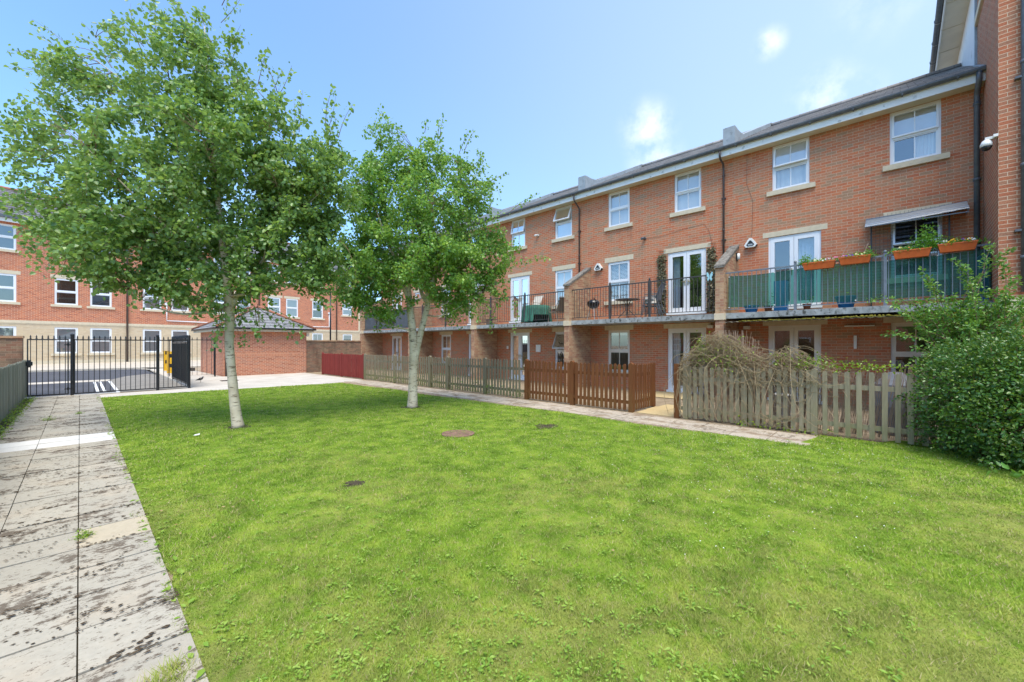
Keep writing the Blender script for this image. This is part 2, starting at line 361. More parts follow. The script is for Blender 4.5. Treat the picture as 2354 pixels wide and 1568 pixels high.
M['leaf_hedge'] = leaf_mat('hedge_leaves', [(.025, .085, .024), (.05, .14, .03), (.10, .22, .035), (.07, .17, .04), (.24, .34, .05)], .3, .25, (.3, .5, .04))
M['leaf_shrub'] = leaf_mat('shrub_leaves', [(.06, .18, .04), (.10, .26, .05), (.16, .34, .06), (.25, .42, .07)], .33, .32)
M['leaf_yellow'] = leaf_mat('yellow_green_leaves', [(.13, .26, .02), (.22, .34, .03), (.3, .38, .03)], .4, .35)
M['leaf_planter'] = leaf_mat('planter_foliage', [(.09, .26, .025), (.14, .36, .03), (.2, .42, .04)], .4, .35)
M['leaf_dead'] = leaf_mat('brown_green_artificial_leaves', [(.05, .06, .02), (.14, .11, .05), (.3, .24, .13), (.09, .1, .035)], .5, .15, (.25, .2, .1))
M['weed'] = leaf_mat('broad_weed_leaves', [(.16, .29, .03), (.23, .38, .04), (.31, .43, .07)], .5, .25)
for nm, c in dict(white=(.8, .8, .76), yellow_f=(.75, .42, .02), orange_f=(.8, .28, .03), purple=(.22, .05, .4), pink=(.7, .2, .4), pale=(.8, .75, .35)).items():
    M['petal_' + nm] = plain('petals_' + nm, c, .6, .1, 9)

def bark():
    t = NT('white_birch_bark'); v = t.obj(); g = t.mapv(v, (3, 3, 16)); f = t.noise(g, 2.2, 4, .6)
    c = t.mix(t.rng(t.noise(v, 3, 3), .35, .7), (.66, .58, .44), (.46, .38, .26))
    c = t.mix(t.rng(f, .57, .63, 0, .85), c, (.13, .09, .055))
    c = t.mix(t.rng(t.noise(t.mapv(v, (1, 1, 1.8)), 5, 4, .65), .62, .67, 0, .85), c, (.05, .04, .032))
    t.col(c); t.bump(f, .3, .01); return t.par(.75, spec=.25)
M['bark'] = bark()
M['branch'] = plain('birch_twig', (.2, .13, .08), .8, .3, 12)

# lawn colours: fresh green, yellow-green and straw patches over a wide and a fine scale
def lawn_col(t, v, lift=1.0):
    a = t.noise(v, .55, 4, .6); b = t.noise(v, 3.1, 4, .6); e = t.noise(v, 11, 3, .6)
    g = t.ramp(b, [(.33, tuple(x * lift for x in (.125, .225, .018))), (.5, tuple(x * lift for x in (.225, .355, .034))), (.67, tuple(x * lift for x in (.35, .455, .06)))])
    s = tuple(x * lift for x in (.44, .36, .15))
    sp = t.new('ShaderNodeSeparateXYZ'); t.l.new(v, sp.inputs[0])
    near = t.rng(t.math('ADD', sp.outputs[0], t.math('MULTIPLY', sp.outputs[1], .9)), 9.0, 3.5, .0, .12)   # the worn, drier end of the lawn
    k = t.math('ADD', t.math('MULTIPLY', a, .55), t.math('MULTIPLY', e, .45)); k = t.math('ADD', k, near)
    return t.mix(t.rng(k, .54, .68, 0, .4), g, s)
def lawn_mat():
    t = NT('lawn_turf'); v = t.pos(); c = lawn_col(t, v, .68)
    c = t.mix(t.rng(t.noise(v, 1.1, 5, .7), .69, .75, 0, .7), c, (.075, .055, .03))
    t.col(c); t.bump(t.noise(v, 60, 3), .6, .02); return t.par(.95, spec=.1)
M['lawn'] = lawn_mat()
def blade_mat():
    t = NT('grass_blades'); v = t.pos(); c = lawn_col(t, v, 1.15)
    r = t.island(); c = t.mix(t.rng(r, .0, 1., 0, .5), c, (.40, .49, .10)); c = t.mix(t.math('GREATER_THAN', r, .9), c, (.54, .46, .24))
    t.col(c); t.par(.6, spec=.25)
    tl = t.new('ShaderNodeBsdfTranslucent'); t.l.new(c, tl.inputs[0]); m = t.new('ShaderNodeMixShader'); m.inputs[0].default_value = .35
    t.l.new(t.bsdf.outputs[0], m.inputs[1]); t.l.new(tl.outputs[0], m.inputs[2]); t.l.new(m.outputs[0], t.out.inputs[0]); return t.mat
M['blade'] = blade_mat()
def slab_mat(name, c, lich=.75, warm=(.55, .4, .25), soil=.0):
    t = NT(name); v = t.pos(); r = t.island()
    k = t.mix(t.rng(r, 0, 1, 0, .6), c, tuple(x * .78 for x in c)); k = t.mix(t.rng(t.noise(v, 2.2, 4), .5, .75, 0, .28), k, warm)
    k = t.mix(t.rng(t.noise(v, 30, 4), .3, .7, 0, .3), k, tuple(x * .6 for x in c))
    sv = t.mapv(v, (8, 12, 1)); patch = t.noise(v, 1.7, 4, .65)
    sp = t.math('ADD', t.math('MULTIPLY', t.noise(sv, 1, 8, .8), .75), t.math('MULTIPLY', patch, .4))
    k = t.mix(t.rng(sp, .605, .64, 0, lich), k, (.085, .06, .04))
    k = t.mix(t.rng(t.noise(t.mapv(v, (1, 1.8, 1)), 30, 5, .7), .605, .63, 0, lich * .85), k, (.095, .072, .05))
    if soil: k = t.mix(t.rng(t.noise(t.mapv(v, (3, 1.2, 1)), 1.4, 5, .65), .5, .62, 0, soil), k, (.22, .15, .09))
    t.col(k); t.bump(t.noise(v, 45, 4, .6), .25, .006); return t.par(.9, spec=.2)
M['slab'] = slab_mat('grey_paving_slabs', (.43, .395, .32), .8)
M['slab_white'] = slab_mat('new_white_slab', (.74, .72, .67), .08, (.7, .66, .58))
M['slab_cream'] = slab_mat('cream_slab', (.52, .45, .33), .08, (.6, .48, .32))
M['slab_path'] = slab_mat('soiled_paving_slabs', (.5, .43, .34), .6, (.55, .42, .28), .75)
M['slab_garden'] = slab_mat('sandy_garden_slab', (.58, .45, .24), .1, (.5, .36, .14))
def ground_mat(name, stops, scale, fine=40, b=.4):
    t = NT(name); v = t.pos(); f = t.noise(v, scale, 6, .65); c = t.ramp(f, stops); c = t.mix(t.rng(t.noise(v, fine, 3, .7), .25, .75, .0, .45), c, t.ramp(f, [(p, tuple(x * .45 for x in q)) for p, q in stops]))
    t.col(c); t.bump(t.noise(v, fine * 1.5, 3, .7), b, .02); return t.par(.95, spec=.15)
M['ground'] = ground_mat('bare_ground', [(.3, (.3, .23, .15)), (.6, (.46, .37, .26))], 2.5)
M['gravel'] = ground_mat('garden_gravel', [(.3, (.25, .19, .12)), (.6, (.4, .31, .21))], 3, 55, .8)
M['apron'] = ground_mat('pale_concrete_apron', [(.3, (.5, .45, .38)), (.7, (.66, .61, .53))], 1.2, 30, .2)
M['pavement'] = ground_mat('concrete_pavement', [(.3, (.52, .46, .37)), (.7, (.62, .56, .47))], .8, 20, .2)
M['road'] = ground_mat('asphalt', [(.3, (.085, .088, .1)), (.7, (.115, .118, .13))], .7, 80, .3)
M['setts'] = ground_mat('grey_block_paving', [(.3, (.22, .205, .18)), (.7, (.32, .295, .26))], 1.5, 16, .4)
M['joint_soil'] = ground_mat('dark_joint_soil', [(.3, (.05, .04, .03)), (.7, (.1, .085, .05))], 8)

rnd = random.Random(7); nr = np.random.default_rng(7)

# ------------------------------------------------------------------ ground, lawn, paths, car park
def sheet(name, pts, z, mat, kind='structure'):
    mb = MB(); mb.add([(x, y, z) for x, y in pts], [tuple(range(len(pts)))]); return tag(mb.build(name, mat), kind=kind)
sheet('ground', [(-400, -200), (400, -200), (400, 600), (-400, 600)], -.022, M['ground'])
sheet('gravel_bed', [(9.0, -1.4), (13.95, -1.4), (13.95, 25.2), (9.0, 25.2)], -.012, M['gravel'])
sheet('concrete_apron', [(-.2, 17.4), (9.0, 17.0), (10.3, 19.5), (10.3, 25.2), (5.0, 25.2), (5.0, 40), (2.9, 40), (2.9, 19.4), (-.2, 18.9)], -.014, M['apron'])
sheet('asphalt_road', [(-40, 19.5), (.9, 19.5), (.9, 25.7), (2.95, 30), (3.05, 35), (2.6, 36.9), (-.3, 37.35), (-40, 37.4)], -.014, M['road'])
sheet('block_paving', [(.9, 19.5), (2.9, 19.5), (3.0, 29), (2.6, 30.5), (1.6, 29), (.9, 26.3)], -.010, M['setts'])
sheet('road_strip', [(-40, 25.8), (.85, 25.8), (1.0, 27.0), (-40, 27.2)], -.010, M['pavement'])
mb = MB()
for x in (.39, .56): mb.box(x, x + .075, 19.85, 25.6, -.03, -.006)
mb.box(-6, .95, 19.42, 19.5, -.03, -.005); mb.box(.86, .95, 19.5, 25.7, -.03, -.004)
tag(mb.build('road_markings', M['white_paint']), kind='structure')
mb = MB(); kp = [(-40, 37.42), (-.25, 37.38), (2.7, 36.95), (3.12, 35), (3.02, 30), (2.95, 23)]
for a, b in zip(kp, kp[1:]): mb.bar(a + (.02 if a[1] > 36 else -.02,), b + (.02 if b[1] > 36 else -.02,), .12, .12)
tag(mb.build('kerb', M['pavement']), kind='structure')
sheet('pavement', [(-40, 37.5), (-.2, 37.45), (2.75, 37.02), (3.6, 36.4), (20, 36.4), (20, 52), (-40, 52)], .085, M['pavement'])
mb = MB(); mb.box(3.6, 20, 36.36, 36.41, -.03, .084); tag(mb.build('kerb', M['pavement']), kind='structure')

LX0, LX1, LY1 = .43, 7.95, 17.8
def lawn_edge_r(y): return 7.62 + .35 * max(0, min(1, (17.5 - y) / 15)) + .10 * math.sin(y * 1.3) * math.sin(y * .37)
def lawn_edge_l(y): return .395 + .03 * math.sin(y * 2.1) + .02 * math.sin(y * 5.3) + .018 * math.sin(y * 13.7 + 1) + .012 * math.sin(y * 31)
mb = MB(); ys = [-3 + i * .25 for i in range(84)]
pts = [(lawn_edge_l(y), y) for y in ys if y <= 17.75] + [(1 + i * .5, 17.9 - i * .05 + .05 * math.sin(i * 2)) for i in range(13)]
rt = []
for y in reversed(ys):
    if y > 17.3: continue
    rt.append((lawn_edge_r(y) if y > 1.05 else (9.15 if y > .0 else 9.6), y))
pts += rt
mb.add([(x, y, .0) for x, y in pts], [tuple(range(len(pts)))])
tag(mb.build('lawn', M['lawn']), kind='structure')

def slab_path(name, cols, y0, y1, step, mats, pick, kind='structure', jit=.004, zoff=.012):
    mb = MB()
    for (x0, x1) in cols:
        y = y0 + rnd.uniform(-.02, .02)
        while y < y1:
            g = .0035; z = zoff + rnd.uniform(-jit, jit); a = rnd.uniform(-jit, jit) * .6; mb.mi = pick(x0, y)
            gy = rnd.uniform(.003, .013); vs = [(x0 + g, y + gy, z + a), (x1 - g, y + gy, z - a), (x1 - g, y + step - gy * .6, z - a), (x0 + g, y + step - gy, z + a)]
            mb.add(vs + [(p[0], p[1], -.03) for p in vs], [(0, 1, 2, 3), (0, 4, 5, 1), (1, 5, 6, 2), (2, 6, 7, 3), (3, 7, 4, 0)])
            y += step
    return tag(mb.build(name, mats), kind=kind)
def pick_left(x, y):
    if 9.45 < y < 10.5: return 1
    if -.1 < x < .1 and 4.45 < y < 4.75: return 2
    return 0
sheet('path_bed', [(-1.3, -3), (.41, -3), (.41, 19.2), (-1.3, 19.2)], -.008, M['joint_soil'])
slab_path('paved_path', [(-.98, -.47), (-.47, -.01), (-.01, .43)], -1.62, 19.0, .4535, [M['slab'], M['slab_white'], M['slab_cream']], pick_left)
sheet('side_path_bed', [(7.5, .9), (9.1, .9), (9.1, 17.6), (7.5, 17.6)], -.009, M['gravel'])
slab_path('side_path', [(8.02, 8.5), (8.5, 8.98)], 1.05, 17.4, .6, [M['slab_path']], lambda x, y: 0, zoff=.002)
slab_path('garden_step_path', [(9.2, 9.8), (9.8, 10.4), (10.4, 11.0)], 3.62, 4.6, .5, [M['slab_garden']], lambda x, y: 0, zoff=.006)
sheet('door_slab', [(12.3, 4.45), (13.9, 4.45), (13.9, 6.1), (12.3, 6.1)], .004, M['slab_garden'])

def joint_moss():
    V, F = [], []
    def blob(x, y, r, q):
        n = 7; b = len(V); a0 = rnd.uniform(0, 6.28)
        for k in range(n): a = a0 + 2 * PI * k / n; w = r * rnd.uniform(.45, 1.15); V.append((x + w * math.cos(a) * q, y + w * math.sin(a), .019 + rnd.uniform(0, .001)))
        V.append((x, y, .022 + r * .12)); F.extend([(b + k, b + (k + 1) % n, b + n) for k in range(n)])
    for k in range(46):
        y = -1.62 + k * .4535
        if 9.3 < y < 10.6: continue
        for x0, x1 in ((-.98, -.47), (-.47, -.01), (-.01, .43)):
            if rnd.random() < .35: continue
            a = rnd.uniform(x0, x1); L = rnd.uniform(.05, .3)
            for _ in range(int(rnd.uniform(8, 46))):
                x = min(max(a + rnd.gauss(0, L), x0), x1); blob(x, y + rnd.gauss(0, .012) + (rnd.expovariate(18) if rnd.random() < .35 else 0), rnd.uniform(.004, .016) * rnd.uniform(.5, 1), rnd.uniform(1, 2.4))
    for _ in range(60):                                       # scattered dark crusts in patches
        cx, cy = rnd.uniform(-.95, .4), rnd.uniform(1.8, 14); s_ = rnd.uniform(.04, .16)
        for _ in range(int(rnd.uniform(10, 60))): x = cx + rnd.gauss(0, s_ * 1.4); (blob(x, cy + rnd.gauss(0, s_ * .5), rnd.uniform(.003, .010), rnd.uniform(1, 2.2)) if -.98 < x < .42 and not 9.4 < cy < 10.6 else None)
    tag(fastmesh('path_moss', V, F, M['dark_moss']), 'dark brown moss crusts along the joints of the left paved path', 'moss', kind='stuff')
M['dark_moss'] = plain('dark_brown_moss', (.075, .055, .036), .95, .45, 30, spec=.05)
joint_moss()

# grass blades, denser and finer close to the camera
def cam_dist(x, y): return np.hypot(x, y)
def blades():
    out = []
    def sample(n, x0, x1, y0, y1, dens):
        x = nr.uniform(x0, x1, n); y = nr.uniform(y0, y1, n); keep = nr.uniform(0, 1, n) < dens(np.hypot(x, y)); return x[keep], y[keep]
    A = 9.0 * 20.5; base = 17000; n = int(A * base / 10)
    xs, ys_ = [], []
    for _ in range(10):
        x, y = sample(n, .33, 9.2, -2.6, 17.8, lambda d: np.clip((2.6 / d) ** 1.55, 0, 1)); xs.append(x); ys_.append(y)
    x = np.concatenate(xs); y = np.concatenate(ys_)
    # keep inside the lawn and in front of the camera
    er = np.where(y > 1.05, 7.62 + .35 * np.clip((17.5 - y) / 15, 0, 1) + .10 * np.sin(y * 1.3) * np.sin(y * .37) + .05, 9.15)
    dep = x * .7262 + y * .6875; rr = x * .6875 - y * .7262
    el = .375 + .03 * np.sin(y * 2.1) + .02 * np.sin(y * 5.3) + .022 * np.sin(y * 13.7 + 1) + .018 * np.sin(y * 31)
    k = (x < er) & (x > el) & (y < 17.85 - .07 * x) & (dep > .5) & (np.abs(rr) < dep * 1.6 + 1.2)
    for px_, py_, rx_, ry_ in ((2.21, 4.63, .15, .11), (6.4, 5.1, .22, .2), (2.14, 9.47, .2, .18), (5.94, 9.21, .2, .18)):
        k &= (((x - px_) / rx_) ** 2 + ((y - py_) / ry_) ** 2 > nr.uniform(.1, 1.3, len(x)))
    x, y = x[k], y[k]; d = np.hypot(x, y)
    h = nr.uniform(.009, .027, len(x)) * (1 + .35 * np.sin(x * 2.3 + 1) * np.sin(y * 1.9) + .35 * np.sin(x * 9 + 2 * np.sin(y * 4)) * np.sin(y * 8 + x * 3)); w = np.maximum(.0026, d * .00085) * nr.uniform(.7, 1.3, len(x))
    a = nr.uniform(0, 2 * PI, len(x)); le = nr.uniform(.3, 1.3, len(x)) * h; la = nr.uniform(0, 2 * PI, len(x))
    dx, dy = np.cos(a) * w, np.sin(a) * w
    V = np.empty((len(x), 3, 3), dtype=np.float32)
    V[:, 0] = np.stack([x - dx, y - dy, np.full_like(x, -.002)], 1); V[:, 1] = np.stack([x + dx, y + dy, np.full_like(x, -.002)], 1)
    V[:, 2] = np.stack([x + np.cos(la) * le, y + np.sin(la) * le, h], 1)
    F = np.arange(len(x) * 3).reshape(-1, 3)
    o = fastmesh('grass', V.reshape(-1, 3), F, M['blade']); tag(o, 'short mown green lawn grass with straw coloured patches', 'grass', kind='stuff')
blades()

def leaf_array(P, size, normal_bias=(0, 0, 1), bias=.5, droop=.4, width=.72, rng=nr, tipdir=None):
    """pointed oval leaves, folded along the midrib; returns V, F (quads)"""
    n = len(P); P = np.asarray(P, dtype=np.float64)
    N = rng.normal(size=(n, 3)); N /= np.linalg.norm(N, axis=1)[:, None]; N = N * (1 - bias) + np.array(normal_bias) * bias; N /= np.linalg.norm(N, axis=1)[:, None]
    D = rng.normal(size=(n, 3)) if tipdir is None else tipdir + .6 * rng.normal(size=(n, 3))
    D[:, 2] -= droop; D -= N * (D * N).sum(1)[:, None]; D /= (np.linalg.norm(D, axis=1)[:, None] + 1e-9)
    S = np.cross(N, D); s = (np.asarray(size) * rng.uniform(.65, 1.2, n))[:, None]; w = s * width * .5; fold = w * .35
    b = P; tip = P + D * s; l1 = P + D * s * .32 + S * w + N * fold; r1 = P + D * s * .32 - S * w + N * fold; l2 = P + D * s * .68 + S * w * .72 + N * fold * .6; r2 = P + D * s * .68 - S * w * .72 + N * fold * .6
    V = np.stack([b, r1, r2, tip, l2, l1], 1).reshape(-1, 3)
    i = np.arange(n)[:, None] * 6
    F = np.concatenate([i + np.array([[0, 1, 2, 3]]), i + np.array([[0, 3, 4, 5]])], 1).reshape(-1, 4)
    return V, F

# broad-leaved weeds and daisies in the lawn
def weeds():
    P = []; T = []; S = []
    for _ in range(1500):
        u = rnd.random() ** 1.6; d = 1.9 + 7.5 * u; a = R(HEAD + rnd.uniform(-47, 47)); x, y = d * math.sin(a), d * math.cos(a)
        if not (.5 < x < 8.2 and y < 16): continue
        if y < .9 and x > 7.2: continue
        k = rnd.randint(4, 9); s = rnd.uniform(.013, .036)
        for j in range(k):
            b = 2 * PI * j / k + rnd.uniform(-.4, .4); P.append((x + .01 * math.cos(b), y + .01 * math.sin(b), .012 + rnd.uniform(0, .012))); T.append((math.cos(b), math.sin(b), .35)); S.append(s)
    for y in [2.5 + .12 * i for i in range(70)]:          # weeds along the path edge
        for _ in range(2):
            P.append((lawn_edge_l(y) + rnd.uniform(-.03, .1), y + rnd.uniform(-.05, .05), .015)); b = rnd.uniform(0, 6.28); T.append((math.cos(b), math.sin(b), .3)); S.append(rnd.uniform(.03, .07))
    V, F = leaf_array(np.array(P), np.array(S), bias=.75, droop=0, width=.42, tipdir=np.array(T) * 2.2)
    tag(fastmesh('lawn_weeds', V, F, M['weed']), 'flat rosettes of dandelion and plantain in the lawn', 'weeds', kind='stuff')
    n = 16000; d = 1.7 + 7 * nr.uniform(0, 1, n) ** 1.3; a = R(HEAD) + nr.uniform(-.86, .86, n); x = d * np.sin(a); y = d * np.cos(a)
    m = np.sin(x * 2.1 + 1.3 * np.sin(y * 1.7)) * np.sin(y * 2.7 + x) + .5 * np.sin(x * 6 + y * 4)
    k = (m > .25) & (x > .45) & (x < 8) & (y < 12); x, y = x[k], y[k]
    V, F = leaf_array(np.stack([x, y, nr.uniform(.012, .035, len(x))], 1), nr.uniform(.008, .016, len(x)), bias=.8, droop=0, width=.95)
    tag(fastmesh('clover', V, F, M['weed']), 'patches of low clover leaves among the lawn grass', 'clover', kind='stuff')
    mb = MB()
    for _ in range(620):
        x = rnd.triangular(3.0, 8.8, 8.0); y = rnd.gauss(1.6, 1.6)
        if y < -.1 or y > 10: continue
        r = rnd.uniform(.0035, .006); z = rnd.uniform(.025, .045)
        mb.add([(x + r * math.cos(q * PI / 3), y + r * math.sin(q * PI / 3), z + rnd.uniform(-.003, .003)) for q in range(6)], [(0, 1, 2, 3, 4, 5)])
    tag(mb.build('daisies', M['petal_white']), 'small white daisies dotted over the lawn', 'daisies', kind='stuff')
weeds()

_P = [(rnd.uniform(.5, 8), rnd.triangular(1.6, 17, 4), .025) for _ in range(260)] + [(rnd.gauss(8.3, .6), rnd.uniform(1, 17), .02) for _ in range(160)]
_V, _F = leaf_array(np.array(_P), .03, bias=.8, droop=0, width=.7); M['leaf_litter'] = leaf_mat('fallen_dry_leaves', [(.25, .15, .06), (.4, .3, .1), (.3, .22, .14)], .7, .1)
tag(fastmesh('fallen_leaves', _V, _F, M['leaf_litter']), 'scattered dry fallen leaves on the lawn and side path', 'leaves', kind='stuff')

# ------------------------------------------------------------------ building helpers
def cells(a0, a1, b0, b1, holes):
    xs = sorted({a0, a1, *[max(a0, min(a1, v)) for h in holes for v in h[:2]]}); zs = sorted({b0, b1, *[max(b0, min(b1, v)) for h in holes for v in h[2:]]})
    for i in range(len(xs) - 1):
        for j in range(len(zs) - 1):
            cx, cz = (xs[i] + xs[i + 1]) / 2, (zs[j] + zs[j + 1]) / 2
            if any(h[0] < cx < h[1] and h[2] < cz < h[3] for h in holes): continue
            yield xs[i], xs[i + 1], zs[j], zs[j + 1]
def wall_face(mb, T, a0, a1, b0, b1, holes, depth=.11):
    """T(a, c, b): a along the wall, b up, c outwards. Front face with openings and their reveals"""
    mb.T = T
    for x0, x1, z0, z1 in cells(a0, a1, b0, b1, holes): mb.quad((x0, 0, z0), (x1, 0, z0), (x1, 0, z1), (x0, 0, z1))
    for (x0, x1, z0, z1) in holes:
        mb.quad((x0, 0, z0), (x0, -depth, z0), (x0, -depth, z1), (x0, 0, z1)); mb.quad((x1, 0, z0), (x1, 0, z1), (x1, -depth, z1), (x1, -depth, z0))
        mb.quad((x0, 0, z1), (x0, -depth, z1), (x1, -depth, z1), (x1, 0, z1)); mb.quad((x0, 0, z0), (x1, 0, z0), (x1, -depth, z0), (x0, -depth, z0))
    mb.T = None
def frame_rect(mb, x0, x1, z0, z1, c0, c1, t, bot=None):
    b = bot or t
    mb.box(x0, x0 + t, c0, c1, z0, z1); mb.box(x1 - t, x1, c0, c1, z0, z1)
    mb.box(x0 + t, x1 - t, c0, c1, z1 - t, z1); mb.box(x0 + t, x1 - t, c0, c1, z0, z0 + b)
def window(parent, T, x0, x1, z0, z1, bars=True, opening=0, blind=None, curtain=None, frame='upvc', sill=True, lintel=False, split=.5, local=False, label=None, sill_d=.07, scale=1., lower_blind=None):
    t = .055 * scale; zm = z0 + (z1 - z0) * split
    mb = MB(); mb.T = T
    frame_rect(mb, x0, x1, z0, z1, -.105, -.035, t)                                   # outer frame
    mb.box(x0 + t, x1 - t, -.1, -.03, zm - .03 * scale, zm + .03 * scale)                             # meeting rail
    frame_rect(mb, x0 + t, x1 - t, z0 + t, zm - .03 * scale, -.095, -.05, .03 * scale)
    xm = (x0 + x1) / 2
    if bars: mb.box(xm - .011 * scale, xm + .011 * scale, -.09, -.058, z0 + t + .03, zm - .05)
    o = mb.build('window', M[frame], parent, local)
    if label: o['label'] = label
    pb = MB(); pb.T = T; pb.quad((x0 + t, -.072, z0 + t), (x1 - t, -.072, z0 + t), (x1 - t, -.072, zm - .03), (x0 + t, -.072, zm - .03)); pb.build('pane', M['glass'], o, local)
    # top sash, hinged at its head
    sb = MB(); hz = z1 - t
    ca, sa = math.cos(opening), math.sin(opening)
    def TS(a, c, b):
        q = b - hz; cc = c + .05
        return T(a, -.05 + cc * ca - q * sa, hz + q * ca + cc * sa)
    sb.T = TS; zb = zm + .03 * scale
    frame_rect(sb, x0 + t - (.015 if opening else 0), x1 - t + (.015 if opening else 0), zb - (.02 if opening else 0), hz, -.085, -.03 if not opening else -.02, .04 * scale)
    if bars: sb.box(xm - .011 * scale, xm + .011 * scale, -.075, -.045, zb + .04, hz - .04)
    sb.mi = 1; sb.quad((x0 + t + .02, -.062, zb + .03), (x1 - t - .02, -.062, zb + .03), (x1 - t - .02, -.062, hz - .03), (x0 + t + .02, -.062, hz - .03))
    if blind and opening > .15: sb.mi = 2; sb.quad((x0 + t + .02, -.07, zb + .03), (x1 - t - .02, -.07, zb + .03), (x1 - t - .02, -.07, hz - .03), (x0 + t + .02, -.07, hz - .03))
    sb.build('sash', [M[frame], M['glass'], M['blind']], o, local)
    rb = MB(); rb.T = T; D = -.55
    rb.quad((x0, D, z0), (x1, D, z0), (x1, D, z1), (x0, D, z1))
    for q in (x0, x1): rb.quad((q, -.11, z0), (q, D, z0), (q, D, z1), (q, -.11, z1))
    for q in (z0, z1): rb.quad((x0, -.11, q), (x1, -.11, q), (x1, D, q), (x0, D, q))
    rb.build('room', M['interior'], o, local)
    if blind:
        bb = MB(); bb.T = T; zb_ = z1 - (z1 - z0) * blind
        n = max(2, int((z1 - zb_) / .05))
        if lower_blind: # venetian slats
            zz = z1
            while zz > zb_:
                bb.add([(x0 + .03, -.17, zz), (x1 - .03, -.17, zz), (x1 - .03, -.145, zz - .03), (x0 + .03, -.145, zz - .03)], [(0, 1, 2, 3)]); zz -= .05
        else: bb.quad((x0, -.16, zb_), (x1, -.16, zb_), (x1, -.16, z1), (x0, -.16, z1))
        bb.build('blind', M[lower_blind or 'blind'], o, local)
    if curtain:
        bb = MB(); bb.T = T; f0, f1, m = curtain; n = 14
        xs = [x0 + (x1 - x0) * (f0 + (f1 - f0) * i / n) for i in range(n + 1)]
        for i in range(n): bb.quad((xs[i], -.2 + .025 * (i % 2), z0), (xs[i + 1], -.2 + .025 * ((i + 1) % 2), z0), (xs[i + 1], -.2 + .025 * ((i + 1) % 2), z1), (xs[i], -.2 + .025 * (i % 2), z1))
        bb.build('curtain', M[m], o, local)
    if sill:
        k = MB(); k.T = T; k.box(x0 - .14 * scale, x1 + .13 * scale, -.1, sill_d * scale, z0 - .125 * scale, z0 + .004); k.build('sill', M['stone'], o, local)
    if lintel:
        k = MB(); k.T = T; k.box(x0 - .15 * scale, x1 + .14 * scale, -.09, .006, z1 + .004, z1 + .15 * scale + (.035 if scale == 1 else .05)); k.build('lintel', M['stone'], o, local)
    return o
def french_door(parent, T, x0, x1, z0, z1, frame='upvc', curtain=None, blind=None, lintel=True, panel=0):
    t = .06; xm = (x0 + x1) / 2
    mb = MB(); mb.T = T
    frame_rect(mb, x0, x1, z0, z1, -.105, -.035, t); mb.box(x0 - .03, x1 + .03, -.1, .05, z0 - .04, z0 + .035)
    mb.box(x0 + .08, x1 - .08, -.04, -.028, z1 - .05, z1 - .02)
    o = mb.build('french_door', M[frame], parent)
    for s, (a, b) in enumerate(((x0 + t, xm - .004), (xm + .004, x1 - t))):
        lb = MB(); lb.T = T; frame_rect(lb, a, b, z0 + t, z1 - t, -.09, -.025, .095, .13)
        if panel: lb.box(a + .1, b - .1, -.08, -.04, z0 + .2, z0 + .2 + panel)
        lb.mi = 1; lb.quad((a + .08, -.06, z0 + .15), (b - .08, -.06, z0 + .15), (b - .08, -.06, z1 - t - .08), (a + .08, -.06, z1 - t - .08))
        lf = lb.build('leaf', [M[frame], M['glass']], o)
        hb = MB(); hb.T = T; hx = b - .045 if s == 0 else a + .045
        hb.box(hx - .014, hx + .014, -.025, -.012, z0 + .93, z0 + 1.13); hb.box(hx - .1 if s == 0 else hx - .01, hx + .01 if s == 0 else hx + .1, -.012, .025, z0 + 1.05, z0 + 1.07)
        hb.build('handle', M['gold'], o)
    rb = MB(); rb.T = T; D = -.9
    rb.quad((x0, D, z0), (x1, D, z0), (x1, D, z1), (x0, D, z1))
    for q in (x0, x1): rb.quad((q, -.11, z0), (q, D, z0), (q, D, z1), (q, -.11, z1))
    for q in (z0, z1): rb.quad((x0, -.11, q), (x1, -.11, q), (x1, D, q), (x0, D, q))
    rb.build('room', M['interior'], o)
    if curtain:
        for f0, f1, m in curtain:
            bb = MB(); bb.T = T; n = 10; xs = [x0 + (x1 - x0) * (f0 + (f1 - f0) * i / n) for i in range(n + 1)]
            for i in range(n): bb.quad((xs[i], -.2 + .03 * (i % 2), z0 + .05), (xs[i + 1], -.2 + .03 * ((i + 1) % 2), z0 + .05), (xs[i + 1], -.2 + .03 * ((i + 1) % 2), z1), (xs[i], -.2 + .03 * (i % 2), z1))
            bb.build('curtain', M[m], o)
    if lintel:
        k = MB(); k.T = T; k.box(x0 - .14, x1 + .14, -.09, .006, z1 + .004, z1 + .155); k.build('lintel', M['stone'], o)
    return o

# ------------------------------------------------------------------ the terrace (houses along the right side)
WX0 = 13.94
def TW(a, c, b): return (WX0 - c, a, b)
EAVE_Z, PITCH = 7.68, math.tan(R(26.0))
def railing(parent, y0, y1, posts, mat, z0=2.515, x=12.66):
    mb = MB(); mb.box(x - .022, x + .022, y0, y1, z0 + 1.125, z0 + 1.16); mb.box(x - .012, x + .012, y0, y1, z0 + .095, z0 + .115)
    n = int(round((y1 - y0) / .111))
    for i in range(1, n):
        y = y0 + (y1 - y0) * i / n; mb.box(x - .007, x + .007, y - .007, y + .007, z0 + .1, z0 + 1.13)
    o = mb.build('balcony_railing', M[mat], parent)
    for p in posts:
        pb = MB(); pb.box(x - .03, x + .03, p - .03, p + .03, z0, z0 + 1.2); pb.lathe((x, p, z0 + 1.2), [(.018, 0), (.034, .02), (.034, .05), (.012, .075)], 8)
        pb.build('post', M[mat], o)
    return o
